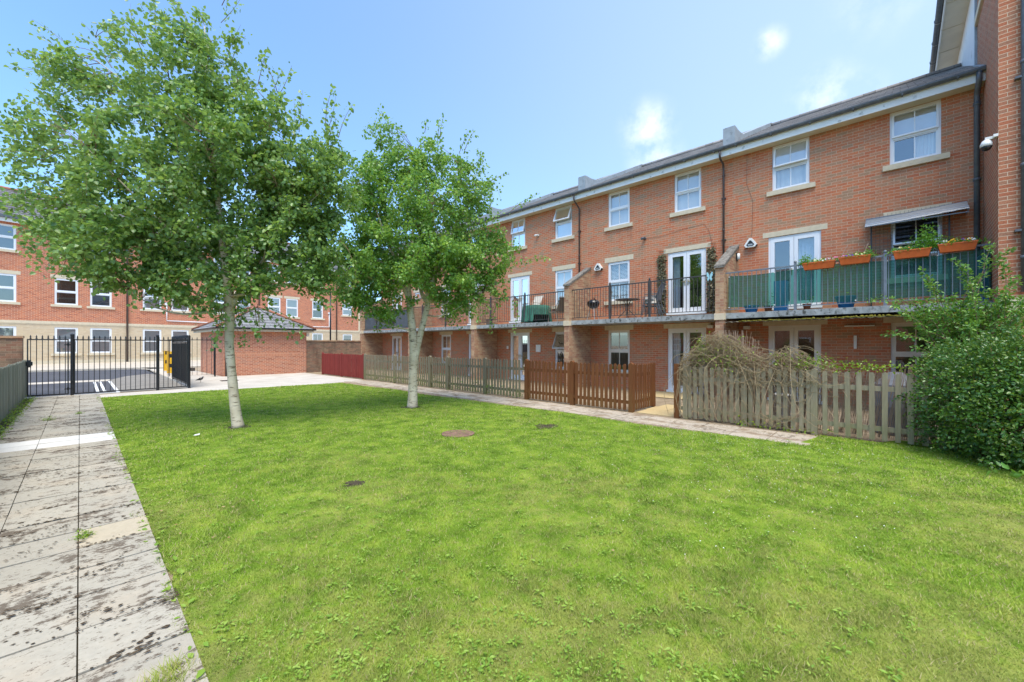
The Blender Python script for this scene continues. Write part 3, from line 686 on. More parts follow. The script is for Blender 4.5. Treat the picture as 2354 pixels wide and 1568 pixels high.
def pier(parent, y0, th=.225, xf=12.47, slab=True, name='pier_wall'):
    y1 = y0 + th; mb = MB()
    prof = [(xf, -.05), (xf, 3.83), (WX0 - .004, 4.60), (WX0 - .004, -.05)]
    mb.prism([(x, y0, z) for x, z in prof], (0, th, 0))
    o = mb.build(name, M['brick_pier'], parent)
    cb = MB(); cb.prism([(xf - .05, y0 - .02, 3.80), (xf - .05, y0 - .02, 3.87), (WX0 - .006, y0 - .02, 4.70), (WX0 - .006, y0 - .02, 4.61)], (0, th + .04, 0))
    cb.build('coping', M['lead_coping'], o)
    pb = MB(); pb.box(xf - .03, xf + .2, y0 - .02, y1 + .02, 2.33, 2.515); pb.build('padstone', M['stone'], o)
    return o
M['lead_coping'] = plain('weathered_coping_slab', (.2, .185, .16), .9, .35, 12, dirt=((.07, .065, .05), .5, 9), bump=.3)
HOUSES = [
 dict(y=(-1.37, 3.75), d=(1.55, 2.80), w=(-.74, .15), u=[(-.72, .17), (1.81, 2.70)], label='brick house with green screened balcony and orange flower boxes next to the tall brick building', posts=(1.94, .23), rm='metal_grey'),
 dict(y=(3.75, 9.05), d=(4.54, 5.80), w=(7.22, 8.12), u=[(4.69, 5.57), (7.22, 8.11)], label='brick house with leafy panels either side of its white balcony doors', posts=(7.3, 5.86), rm='metal_dark'),
 dict(y=(9.05, 14.35), d=(12.10, 13.32), w=(9.77, 10.67), u=[(9.79, 10.67), (12.37, 13.24)], label='brick house with tilted open top windows and a green covered table on its balcony', posts=(13.3, 11.25), rm='metal_dark'),
 dict(y=(14.35, 19.65), d=(15.1, 16.34), w=(17.8, 18.68), u=[(15.3, 16.2), (17.8, 18.7)], label='brick house with empty railed balcony half hidden behind the forked tree', posts=(18.6, 16.6), rm='metal_dark'),
 dict(y=(19.65, 25.3), d=(22.78, 23.97), w=(20.4, 21.3), u=[(20.4, 21.3), (22.9, 23.8)], label='end brick house of the row with grey boarded balcony beside the boundary wall', posts=(23.6, 21.6), rm='metal_dark')]
def house(i, h):
    y0, y1 = h['y']; root = thing('terraced_house', h['label'], 'house', (WX0, y0, 0), group='brick houses in the balconied row')
    holes = [(h['d'][0], h['d'][1], .02, 2.18), (h['d'][0], h['d'][1], 2.68, 4.77), (h['w'][0], h['w'][1], .6, 2.17), (h['w'][0], h['w'][1], 3.27, 4.76)] + [(a, b, 6.10, 7.42) for a, b in h['u']]
    mb = MB(); wall_face(mb, TW, y0, y1, -.1, 7.44, holes)
    mb.build('wall', M['brick'], root); mb = MB()
    mb.quad((WX0 + 9, y0 + .01, -.1), (WX0 + 9, y1, -.1), (WX0 + 9, y1, 7.6), (WX0 + 9, y0 + .01, 7.6))
    if i == 4: mb.quad((WX0, y1, -.1), (WX0 + 9, y1, -.1), (WX0 + 9, y1, 7.6), (WX0, y1, 7.6)); mb.tri((WX0, y1, 7.6), (WX0 + 9, y1, 7.6), (18.45, y1, 10))
    mb.build('rear_wall', M['brick'], root)
    # windows and doors
    gf = 'cream_upvc'
    opt = [dict(w0=dict(), w1=dict(opening=R(20)), u0=dict(blind=.52, opening=R(3), curtain=(.03, .5, 'blind')), u1=dict(blind=.5, opening=R(9), curtain=(.03, .97, 'blind'))),
           dict(w0=dict(blind=.12), w1=dict(blind=1, lower_blind='blind'), u0=dict(blind=1, opening=R(2)), u1=dict(blind=1)),  # full-height upper blinds stand in for pale sky reflected in the panes
           dict(w0=dict(opening=R(24), bars=False, blind=.3), w1=dict(blind=.75), u0=dict(opening=R(22), bars=False, blind=1), u1=dict(opening=R(11), blind=1)),  # upper pair: full pale blinds added to imitate bright sky reflection on the glass
           dict(w0=dict(), w1=dict(blind=.6), u0=dict(blind=.4), u1=dict()), dict(w0=dict(), w1=dict(), u0=dict(), u1=dict(blind=.5))][i]
    window(root, TW, *h['w'], .6, 2.17, frame=gf if i < 2 else 'upvc', lintel=True, **opt['w0'])
    window(root, TW, *h['w'], 3.27, 4.76, lintel=True, **opt['w1'])
    for k, (a, b) in enumerate(h['u']): window(root, TW, a, b, 6.10, 7.42, **opt['u%d' % k])
    french_door(root, TW, *h['d'], 2.68, 4.77, curtain={0: [(.12, .46, 'curtain_blue')], 1: [(.72, .9, 'curtain_blue')], 2: [(.1, .95, 'curtain_blue')]}.get(i))
    french_door(root, TW, *h['d'], .04, 2.18, frame=gf if i == 0 else 'upvc', curtain=[(.72, .95, 'blind')] if i in (1, 4) else None)
    # eaves
    mb = MB(); mb.box(13.57, 13.595, y0, y1, 7.40, 7.60); mb.build('fascia', M['fascia'], root)
    mb = MB(); mb.box(13.595, WX0 + .02, y0, y1, 7.425, 7.44); mb.build('soffit', M['soffit'], root)
    mb = MB(); n = 10
    for k in range(n):
        a0, a1 = PI + PI * k / n, PI + PI * (k + 1) / n; c = (13.505, 7.64); r = .062
        mb.quad((c[0] + r * math.cos(a0), y0, c[1] + r * math.sin(a0)), (c[0] + r * math.cos(a1), y0, c[1] + r * math.sin(a1)), (c[0] + r * math.cos(a1), y1, c[1] + r * math.sin(a1)), (c[0] + r * math.cos(a0), y1, c[1] + r * math.sin(a0)))
    mb.box(13.436, 13.45, y0, y1, 7.63, 7.655); yy = y0 + .4
    while yy < y1: mb.box(13.435, 13.57, yy, yy + .03, 7.575, 7.60); yy += .9
    mb.build('gutter', M['gutter'], root)
    rz = lambda x: 7.665 + (x - 13.5) * PITCH
    mb = MB(); t = .06; n = 16                               # courses of tiles as shallow steps
    for k in range(n):
        xa, xb = 13.50 + 4.95 * k / n, 13.50 + 4.95 * (k + 1) / n
        mb.add([(xa, y0, rz(xa) + .03), (xb + .02, y0, rz(xb)), (xb + .02, y1, rz(xb)), (xa, y1, rz(xa) + .03), (xa, y0, rz(xa) - .02), (xa, y1, rz(xa) - .02)], [(0, 1, 2, 3), (0, 3, 5, 4)])
    mb.quad((18.45, y0, rz(18.45)), (23.4, y0, 7.67), (23.4, y1, 7.67), (18.45, y1, rz(18.45)))
    ro = mb.build('roof', M['roof'], root)
    mb = MB(); mb.smooth = True; mb.tube([(18.45, y0, rz(18.45) + .02), (18.45, y1, rz(18.45) + .02)], .11, 8); mb.build('ridge_tiles', M['roof'], ro)
    if i > 0:
        mb = MB(); yp0, yp1 = y0 - .16, y0 + .17
        mb.prism([(13.55, yp0, 7.60), (13.55, yp0, 8.235), (14.0, yp0, 8.235), (14.45, yp0, rz(14.45) + .17), (18.45, yp0, rz(18.45) + .17), (18.45, yp0, rz(18.45) - .1)], (0, yp1 - yp0, 0)); mb.build('firewall_upstand', M['lead'], ro)
    # balcony
    ys0, ys1 = (y0 if i == 0 else y0 + .065), y1 - .16
    mb = MB(); mb.box(12.58, WX0 - .003, ys0, ys1, 2.36, 2.515); s = mb.build('balcony_slab', M['concrete_slab'], root)
    if i == 0: s['label'] = 'grey balcony slab with yellow green stains'
    rl = railing(root, ys0, ys1, h['posts'], h['rm'])
    if i == 4:
        mb = MB(); y = ys0
        while y < ys1 - .1: mb.box(12.70, 12.72, y, y + .135, 2.57, 3.6); y += .14
        mb.build('balcony_boarding', M['grey_board'], root)
    pier(root, y1 - .16)
    if i < 4:
        py = {0: 4.0, 1: 9.4, 2: 14.7, 3: 20.0}[i]
        if True:
            mb = MB(); mb.smooth = True; x = WX0 - .05
            mb.tube([(13.5, py, 7.6), (13.5, py, 7.42), (13.56, py, 7.34), (x - .05, py, 7.16 if i else 7.28), (x, py, 7.08), (x, py, 2.6)], .030, 8)
            for z in (6.9, 6.0, 5.2, 4.3, 3.4): mb.tube([(x, py, z), (x, py, z + .05)], .039, 8)
            mb.smooth = False
            for z in (6.2, 4.9, 3.3): mb.box(x - .02, WX0 - .002, py - .06, py + .06, z, z + .03)
            mb.build('downpipe', M['pipe'], root)
    else:
        pass
    if i == 0:
        mb = MB(); mb.smooth = True; py = -1.27; x = WX0 - .08
        mb.tube([(13.5, py, 7.6), (13.5, py, 7.40), (x - .04, py, 7.28), (x, py, 7.2), (x, py, 2.6)], .05, 10)
        for z in (7.0, 5.3, 3.9): mb.tube([(x, py, z), (x, py, z + .07)], .062, 10)
        mb.build('downpipe', M['gutter'], root)
    return root
M['grey_board'] = plain('blue_grey_board', (.16, .19, .21), .7, .15, 4)
houses = [house(i, h) for i, h in enumerate(HOUSES)]

# ------------------------------------------------------------------ tall brick building at the right edge
def tall_building():
    root = thing('brick_apartment_block', 'tall brick building with white rendered upper side wall at the edge of the balconied row', 'building', (12.0, -1.37, 0))
    mb = MB(); mb.quad((12.0, -1.37, -.1), (12.0, -14, -.1), (12.0, -14, 13.2), (12.0, -1.37, 13.2)); mb.quad((12.0, -1.37, -.1), (14.95, -1.37, -.1), (14.95, -1.37, 13.2), (12.0, -1.37, 13.2))
    mb.quad((12.0, -14, -.1), (26, -14, -.1), (26, -14, 11), (12, -14, 11)); mb.build('wall', M['brick_side'], root)
    mb = MB(); mb.quad((14.95, -1.385, 7.0), (26, -1.385, 7.0), (26, -1.385, 10.95), (14.95, -1.385, 10.95)); mb.build('render_wall', M['render'], root)
    mb = MB(); mb.box(14.86, 15.02, -1.375, -1.33, 8.1, 10.95); mb.build('corner_trim', M['lead'], root)
    mb = MB(); mb.box(11.97, 14.85, -1.372, -1.32, 9.3, 9.47); mb.box(11.95, 12.003, -14, -1.32, 9.3, 9.47); mb.build('stone_band', M['stone'], root)
    mb = MB(); mb.box(11.93, 12.003, -14, -1.36, 2.25, 2.50); mb.build('plinth_band', M['stone'], root)
    mb = MB(); mb.box(14.98, 26, -1.40, -.92, 10.9, 10.93)
    for x in (16.2, 17.5, 18.8, 20.1): mb.box(x, x + .015, -1.36, -.93, 10.885, 10.9)
    mb.build('soffit', M['soffit'], root)
    mb = MB(); mb.box(14.98, 26, -.92, -.895, 10.86, 11.1); mb.build('fascia', M['fascia'], root)
    mb = MB(); mb.smooth = True; mb.tube([(14.98, -.83, 11.08), (26, -.83, 11.08)], .075, 10)
    for x in (16, 17.2, 18.4, 19.6, 21): mb.tube([(x, -.83, 11.08), (x + .06, -.83, 11.08)], .09, 10)
    mb.build('gutter', M['gutter'], root)
    mb = MB(); mb.quad((14.98, -.86, 11.14), (26, -.86, 11.14), (26, -7, 15), (14.98, -7, 15)); mb.quad((14.98, -14, 11), (26, -14, 11), (26, -7, 15), (14.98, -7, 15)); mb.tri((14.98, -.86, 11.1), (14.98, -14, 11.1), (14.98, -7, 15)); mb.build('roof', M['roof'], root)
    mb = MB(); mb.smooth = True; mb.tube([(11.93, -1.68, 13), (11.93, -1.68, 2.6)], .05, 8)
    for z in (6.8, 4.9, 3.2): mb.tube([(11.93, -1.68, z), (11.93, -1.68, z + .07)], .06, 8)
    mb.smooth = False; mb.box(11.9, 12.01, -1.64, -1.56, 6.55, 6.59); mb.box(11.9, 12.01, -1.64, -1.56, 3.72, 3.76)
    mb.build('downpipe', M['gutter'], root)
    mb = MB(); mb.prism([(13.6, -1.30, 7.75), (14.9, -1.30, 8.4), (14.9, -1.30, 8.15), (13.6, -1.30, 7.6)], (0, -.06, 0)); mb.build('lead_flashing', M['lead'], root)
tall_building()

# ------------------------------------------------------------------ brick flats across the car park
def flats():
    root = thing('brick_flats', 'long three storey orange brick flats with pale stone ground floor across the car park', 'building', (-3.03, 49.2, 0), R(7.8))
    T = lambda a, c, b: (a, -c, b)
    wins = [(-1.67, -.33), (1.63, 2.95), (3.65, 4.98), (7.03, 8.37), (9.1, 10.46), (12.52, 13.9), (14.6, 15.95), (17.72, 19.1), (19.72, 21.1), (22.83, 24.2)]
    left = [(-6.9, -5.55), (-4.9, -3.55)]
    h2, h1, h0 = [], [], []
    for a, b in left + wins: h2.append((a, b, 8.83, 10.75)); h1.append((a, b, 4.87, 7.0)); h0.append((a, b, .9, 3.03))
    h1.append((26.86, 28.3, 5.47, 7.05)); h0.append((26.9, 28.27, 1.9, 2.98)); h2.append((26.9, 28.3, 9.3, 10.7))
    mb = MB(); wall_face(mb, T, -14, 29.5, 3.26, 10.95, h2 + h1); mb.T = T
    mb.quad((29.5, 0, -.4), (29.5, -10, -.4), (29.5, -10, 11), (29.5, 0, 11)); mb.T = None
    mb.build('brick_wall', M['brick_flats'], root, True)
    mb = MB(); wall_face(mb, T, -14, 29.5, -.5, 3.26, h0); mb.build('stone_wall', M['buff_block'], root, True)
    mb = MB(); mb.T = T; mb.box(-14, 29.53, -.05, .05, 3.28, 3.5); mb.box(-14, 29.52, -.05, .02, 3.2, 3.28); mb.box(29.2, 29.53, -.05, .03, 3.5, 6); mb.box(-14, 29.5, -.05, .03, -.3, .35); mb.build('string_course', M['stone'], root, True)
    bl = {3: 'blind', 4: 'blind', 8: 'blind', 9: 'blind'}
    for k, (a, b) in enumerate(left + wins):
        window(root, T, a, b, 8.83, 10.75, bars=False, sill_d=.07, scale=1.5, local=True, blind=.45 if k % 2 else None)
        window(root, T, a, b, 4.87, 7.0, bars=False, lintel=True, scale=1.5, local=True, opening=R(14) if k in (5, 6, 8) else 0, blind=1 if k in (9, 10) else (.0 or None), curtain=(.02, .98, 'blind') if k in (5, 6) else None)
        window(root, T, a, b, .9, 3.03, bars=k == 11, scale=1.5, local=True, blind=1, lower_blind=None if k not in (5, 6) else None)
    window(root, T, 26.86, 28.3, 5.47, 7.05, bars=False, lintel=True, scale=1.5, local=True, blind=1)
    window(root, T, 26.9, 28.27, 1.9, 2.98, bars=False, scale=1.5, local=True, blind=.6, split=.1); window(root, T, 26.9, 28.3, 9.3, 10.7, bars=False, scale=1.5, local=True)
    mb = MB(); mb.T = T; mb.box(-14, 29.9, .45, .49, 10.86, 11.13); mb.box(-14, 29.9, -.02, .45, 10.93, 10.95); mb.build('fascia', M['fascia'], root, True)
    mb = MB(); mb.T = T; mb.box(-14, 29.95, .49, .66, 11.15, 11.36); mb.build('gutter', M['gutter'], root, True)
    mb = MB(); mb.T = T; n = 14
    for k in range(n):
        q0, q1 = k / n, (k + 1) / n
        mb.quad((-14, .6 - 6 * q0, 11.3 + 3.4 * q0 + .03), (29.9 - 5 * q0, .6 - 6 * q0, 11.3 + 3.4 * q0 + .03), (29.9 - 5 * q1, .6 - 6 * q1, 11.3 + 3.4 * q1), (-14, .6 - 6 * q1, 11.3 + 3.4 * q1))
    mb.tri((29.9, .6, 11.3), (29.9, -11, 11.3), (24.9, -5.4, 14.7)); mb.quad((-14, -5.4, 14.7), (24.9, -5.4, 14.7), (29.9, -11, 11.3), (-14, -11, 11.3)); ro = mb.build('roof', M['roof_flats'], root, True)
    mb = MB(); mb.T = T; mb.smooth = True; mb.tube([(-14, -5.4, 14.72), (24.9, -5.4, 14.72)], .16, 8); mb.build('ridge_tiles', M['clay'], ro, True)
    for x in (5.97, 16.8, 26.0):
        mb = MB(); mb.T = T; mb.smooth = True; mb.tube([(x, .55, 11.1), (x, .1, 10.7), (x, .08, -.1)], .07, 8); mb.build('downpipe', M['pipe'], root, True)
    mb = MB(); mb.T = T; mb.smooth = True; mb.tube([(8.75, .05, 5.4), (8.75, .05, 3.88), (11.4, .05, 3.85), (22.8, .05, 3.8), (25.0, .05, 3.85), (25.0, .05, 5.5)], .05, 6); mb.smooth = False; mb.box(8.6, 8.9, 0, .15, 5.35, 5.6); mb.box(24.85, 25.15, 0, .15, 5.5, 5.7); mb.build('waste_pipe', M['upvc'], root, True)
flats()

def opposite_houses():
    root = thing('opposite_house', 'brick house row across the lawn mirrored in the windows', 'house', (-19, -2, 0))
    mb = MB(); mb.box(-27, -19, -24, 20, 0, 6.6); mb.build('wall', M['brick_side'], root)
    mb = MB(); mb.prism([(-18.6, -24.3, 6.6), (-27.4, -24.3, 6.6), (-23, -24.3, 9.6)], (0, 44.6, 0)); mb.build('roof', M['roof'], root)
    for y in range(-22, 19, 4):
        for z in (.9, 3.7): window(root, lambda a, c, b: (-18.99 + c + .12, a, b), y, y + 1.1, z, z + 1.4, blind=.4)
opposite_houses()

# ------------------------------------------------------------------ hipped garage store and boundary wall
def garage():
    root = thing('brick_garage', 'small square brick store with a hipped grey tiled roof', 'outbuilding', (5.07, 25.2, 0))
    x0, x1, y0, y1 = 5.07, 9.11, 25.2, 31.0
    mb = MB(); mb.box(x0, x1, y0, y1, -.12, 2.36); mb.build('wall', M['brick_garage'], root)
    mb = MB(); mb.box(x0 + .45, x1 - .2, y0 - .004, y0 + .05, 1.0, 1.215); mb.build('soldier_course', M['soldier'], root)
    o = .36; e = 2.5; a, b, c, d = x0 - o, x1 + o, y0 - o, y1 + o; ax, ay0, ay1 = (a + b) / 2, y0 + 1.9, y1 - 1.9; ap = 3.8
    mb = MB(); n = 8
    for k in range(n):
        q0, q1 = k / n, (k + 1) / n; L = lambda u, v, q: u + (v - u) * q
        z0, z1 = e + (ap - e) * q0 + .03, e + (ap - e) * q1
        P = [(L(a, ax, q0), L(c, ay0, q0), z0), (L(b, ax, q0), L(c, ay0, q0), z0), (L(b, ax, q0), L(d, ay1, q0), z0), (L(a, ax, q0), L(d, ay1, q0), z0)]
        Q = [(L(a, ax, q1), L(c, ay0, q1), z1), (L(b, ax, q1), L(c, ay0, q1), z1), (L(b, ax, q1), L(d, ay1, q1), z1), (L(a, ax, q1), L(d, ay1, q1), z1)]
        for j in range(4): mb.quad(P[j], P[(j + 1) % 4], Q[(j + 1) % 4], Q[j]); mb.quad(tuple(P[j][:2]) + (P[j][2] - .03,), tuple(P[(j + 1) % 4][:2]) + (P[j][2] - .03,), P[(j + 1) % 4], P[j])
    ro = mb.build('roof', M['roof_garage'], root)
    mb = MB(); mb.smooth = True
    for p in ((a, c), (b, c)): mb.tube([(p[0], p[1], e + .05), (ax, ay0, ap + .05)], .075, 8)
    for p in ((a, d), (b, d)): mb.tube([(p[0], p[1], e + .05), (ax, ay1, ap + .05)], .075, 8)
    mb.tube([(ax, ay0, ap + .05), (ax, ay1, ap + .05)], .09, 8); mb.build('hip_tiles', M['clay'], ro)
    mb = MB(); mb.box(a + .06, b - .06, c + .06, c + .085, 2.33, 2.45); mb.box(a + .06, a + .085, c + .085, d, 2.33, 2.45); mb.box(b - .085, b - .06, c + .085, d, 2.33, 2.45); mb.box(a + .085, b - .085, c + .085, d, 2.35, 2.365); mb.build('fascia', M['soffit'], root)
    mb = MB(); mb.box(a - .05, b + .05, c - .05, c + .058, 2.44, 2.52); mb.box(a - .05, a + .058, c + .06, d, 2.44, 2.52); mb.box(b - .058, b + .05, c + .06, d, 2.44, 2.52); mb.build('gutter', M['iron'], root)
    mb = MB(); mb.smooth = True; mb.tube([(x0 + .1, c, 2.45), (x0 + .1, y0 - .05, 2.25), (x0 + .1, y0 - .05, 0)], .045, 8); mb.build('downpipe', M['pipe'], root)
    mb = MB(); mb.box(x1 + .02, x1 + .17, y0 + .02, y0 + .2, 2.1, 2.3); mb.build('vent_box', M['upvc'], root)
garage()
mb = MB(); mb.box(9.12, 12.5, 25.25, 25.5, -.1, 1.82); bw = tag(mb.build('boundary_wall', M['brick_old']), 'old stained brown brick wall between the tiled store and the row of houses', 'wall')
mb = MB(); mb.box(9.115, 12.51, 25.21, 25.54, 1.82, 1.89); mb.build('coping', M['brick_pier'], bw)
mb = MB(); mb.box(-3.2, -1.24, 19.95, 20.28, -.05, 1.83); bw = tag(mb.build('boundary_wall', M['brick_old']), 'end of a dark red brick wall where the iron gate latches', 'wall')
mb = MB(); mb.box(-3.2, -1.22, 19.91, 20.32, 1.83, 1.9); mb.build('coping', M['brick_pier'], bw)

# ------------------------------------------------------------------ iron gate, railings, black driveway gate
def spear(mb, x, y, z):
    mb.lathe((x, y, z), [(.009, 0), (.026, .012), (.026, .022), (.01, .035), (.02, .06), (.002, .125)], 6)
def iron_panel(name, a, b, n, label, cat, z0=.06, z1=1.78, group=None, spikes=True, ends=True, parent=None):
    a = Vector(a); b = Vector(b); mb = MB()
    for z in (z0, z1): mb.bar((a.x, a.y, z), (b.x, b.y, z), .012, .035 if z == z1 or z0 < .08 else .01)
    for i in range(n):
        p = a.lerp(b, (i + .5) / n); mb.lathe((p.x, p.y, z0), [(.009, 0), (.009, z1 - z0 + .02)], 6)
        if spikes: spear(mb, p.x, p.y, z1 + .02)
    if ends:
        for p in (a, b): mb.bar((p.x, p.y, z0 - .02), (p.x, p.y, z1 + .02), .02, .03)
    o = mb.build(name, M['iron']); return tag(o, label, cat, group)
g = iron_panel('iron_gate', (-1.1, 19.3, 0), (-.26, 19.18, 0), 7, 'narrow black iron gate with spear tops latched to the brick wall', 'gate')
mb = MB(); mb.box(-1.24, -1.0, 19.27, 19.33, .98, 1.10); mb.box(-1.1, -1.03, 19.22, 19.38, .93, 1.15); mb.build('latch', M['iron'], g)
for z in (.22, 1.62):
    mb = MB(); mb.bar((-.34, 19.19, z), (-.17, 19.17, z), .03, .03); mb.lathe((-.26, 19.18, z - .03), [(.025, 0), (.025, .08)], 8); mb.build('hinge', M['iron'], g)
p = iron_panel('iron_railing', (-.12, 19.17, 0), (2.78, 19.45, 0), 23, 'black spear topped railing between the narrow gate and the solid black gate', 'railing')
for (x, y) in ((-.17, 19.17), (1.92, 19.37)):
    mb = MB(); mb.lathe((x, y, -.02), [(.042, 0), (.042, 1.93), (.05, 1.94), (.05, 1.97), (.01, 2.0)], 10); mb.build('post', M['iron'], p)
def black_gate():
    a = Vector((2.84, 19.5, 0)); b = Vector((2.95, 24.3, 0)); root = thing('driveway_gate', 'solid black sheet metal gate standing open beside the bollards', 'gate', a)
    mb = MB(); d = (b - a).normalized(); s = Vector((d.y, -d.x, 0)) * .02
    pl = [(a.x, a.y, .16), (b.x, b.y, .16), (b.x, b.y, 1.66), (a.x, a.y, 1.66)]
    mb.prism([Vector(q) - s / 2 for q in pl], s); mb.build('panel', M['black_panel'], root)
    mb = MB()
    for z in (.14, 1.7): mb.bar((a.x - .04, a.y, z), (b.x - .04, b.y, z), .03, .06)
    n = 26
    for i in range(n):
        q = a.lerp(b, (i + .5) / n); mb.lathe((q.x - .04, q.y, .1), [(.009, 0), (.009, 1.78)], 5); spear(mb, q.x - .04, q.y, 1.88)
    mb.build('bars', M['iron'], root)
    for q in (a, b):
        mb = MB(); mb.lathe((q.x, q.y, -.02), [(.04, 0), (.04, 1.98), (.01, 2.02)], 8); mb.build('post', M['iron'], root)
    mb = MB(); mb.box(2.86, 3.02, 19.5, 19.56, .62, .74); mb.build('latch', M['pipe'], root)
black_gate()
p = iron_panel('iron_railing', (3.0, 25.9, 0), (4.72, 25.5, 0), 9, 'black spear topped railing in front of the tiled brick store', 'railing', z0=.09, z1=1.86)
mb = MB(); mb.lathe((4.76, 25.5, -.02), [(.035, 0), (.035, 1.95), (.01, 1.98)], 8); mb.build('post', M['iron'], p)
def bollard(x, y, label, flip):
    root = thing('bollard', label, 'bollard', (x, y, 0), group='yellow and black bollards')
    mb = MB(); r = .115
    for k in range(6):
        mb.mi = 0 if k % 2 else 0
        mb.box(x - r, x + r, y - r, y + r, .05 + k * .2, .05 + (k + 1) * .2 - .001)
    mb.mi = 1
    for k in (1, 3):
        z = .1 + k * .27 + flip
        mb.box(x - .05, x + r + .003, y - r - .004, y + r + .004, z, z + .2)
    mb.build('post', [M['yellow'], M['plastic_black']], root)
bollard(3.56, 32.1, 'yellow and black square bollard farther from the solid black gate', .12)
bollard(3.40, 29.2, 'yellow and black square bollard half behind the solid black gate', 0)
def lamp_post():
    root = thing('lamp_post', 'slim black lamp post standing behind the boundary wall', 'street lamp', (11.67, 28, 0))
    mb = MB(); mb.smooth = True; mb.tube([(11.67, 28, 0), (11.67, 28, 5.15)], [.06, .045], 8); mb.build('pole', M['iron'], root)
    mb = MB(); mb.prism([(11.5, 27.9, 5.12), (12.15, 27.9, 5.16), (12.15, 27.9, 5.2), (11.6, 27.9, 5.27)], (0, .2, 0)); mb.build('lantern', M['iron'], root)
lamp_post()

# ------------------------------------------------------------------ picket fences
def picket(mb, x, y, w, th, h, axis='y', lean=0., z0=.03):
    """round-topped board; axis = the direction the fence runs in"""
    pr = [(-w / 2, z0), (w / 2, z0), (w / 2, h - w * .45), (w * .36, h - w * .16), (w * .16, h - w * .03), (0, h), (-w * .16, h - w * .03), (-w * .36, h - w * .16), (-w / 2, h - w * .45)]
    if axis == 'y': mb.prism([(x, y + a + lean * z, z) for a, z in pr], (th, 0, 0))
    else: mb.prism([(x + a + lean * z, y, z) for a, z in pr], (0, th, 0))
def fence(name, label, mat, a, b, spacing, w, h, posts, post_w=.09, post_h=None, ret=None, sparse=None, jit=.012, rail_mat=None):
    """pickets run along y at x; a > b in y"""
    x, ya, yb = a[0], a[1], b[1]
    root = thing(name, label, 'fence', (x, (ya + yb) / 2, 0), group='wooden picket fences')
    mb = MB(); y = ya - spacing / 2
    while y > yb + spacing * .3:
        if not any(abs(y - p) < post_w * .7 for p in posts):
            picket(mb, x - .02 + rnd.uniform(-.004, .004), y + rnd.uniform(-jit, jit) * .5, w * rnd.uniform(.94, 1.05), .018, h + rnd.uniform(-jit, jit), lean=rnd.uniform(-.012, .012))
        y -= spacing if not sparse or y > sparse[0] else sparse[1]
    mb.build('pickets', mat, root)
    for z in (.22, h - .27):
        mb = MB(); mb.box(x, x + .035, yb, ya, z - .04, z + .04); mb.build('rail', mat, root)
    for p in posts:
        mb = MB(); ph = post_h or h + .02; mb.box(x - .03, x + post_w - .03, p - post_w / 2, p + post_w / 2, -.05, ph - .02); mb.prism([(x - .03, p - post_w / 2, ph - .02), (x - .03, p + post_w / 2, ph - .02), (x - .03, p, ph + .025)], (post_w, 0, 0)); mb.build('post', mat, root)
    if ret:
        mb = MB(); xx = x + .1
        while xx < ret: picket(mb, xx, yb + .02, w, .018, h + rnd.uniform(-jit, jit), axis='x', lean=rnd.uniform(-.01, .01)); xx += spacing * 1.02
        for z in (.22, h - .27): mb.box(x + .08, ret, yb + .04, yb + .07, z - .04, z + .04)
        mb.build('side_pickets', mat, root)
        mb = MB(); mb.box(ret, ret + .08, yb, yb + .08, -.05, h); mb.build('post', mat, root)
    return root
FX = 9.18
fence('picket_fence', 'dark red painted picket fence in front of the stained boundary wall', M['wood_red'], (FX, 23.1), (FX, 18.3), .098, .074, 1.15, (23.05, 20.7, 18.36))
fence('picket_fence', 'long weathered grey green picket fence between the red fence and the brown fence', M['wood_grey'], (FX, 18.28), (FX, 8.2), .135, .07, 1.16, (18.2, 15.6, 13.0, 11.9, 9.9))
fence('picket_fence', 'brown stained picket fence turning a corner at the sandy garden path', M['wood_brown'], (FX, 8.15), (FX, 4.66), .128, .08, 1.15, (8.1, 6.45, 4.72), .11, ret=10.35)
f4 = fence('picket_fence', 'weathered picket fence overgrown with dry climber stems beside the hedge', M['wood_pale'], (FX, 3.62), (FX, -.75), .118, .072, 1.16, (3.42, 2.26, 1.12, -.5), .10, sparse=(1.05, .158))
mb = MB(); mb.box(FX - .05, FX + .05, 3.55, 3.66, -.05, 1.2); mb.build('post', M['wood_brown'], f4)['label'] = 'brown stained end post'
def left_fence():
    root = thing('board_fence', 'old grey green vertical board fence along the left paved path', 'fence', (-1.14, 14, 0))
    mb = MB(); y = 4.0
    while y < 19.85:
        w = rnd.uniform(.09, .12); h = 1.14 + rnd.uniform(-.03, .03); x = -1.15 + rnd.uniform(-.008, .008)
        mb.box(x - .01, x + .01, y, y + w, .02, h); y += w + rnd.uniform(.004, .012)
    mb.build('boards', M['wood_left'], root)
    for z in (.25, .9):
        mb = MB(); mb.box(-1.20, -1.165, 4, 19.85, z, z + .08); mb.build('rail', M['wood_left'], root)
left_fence()

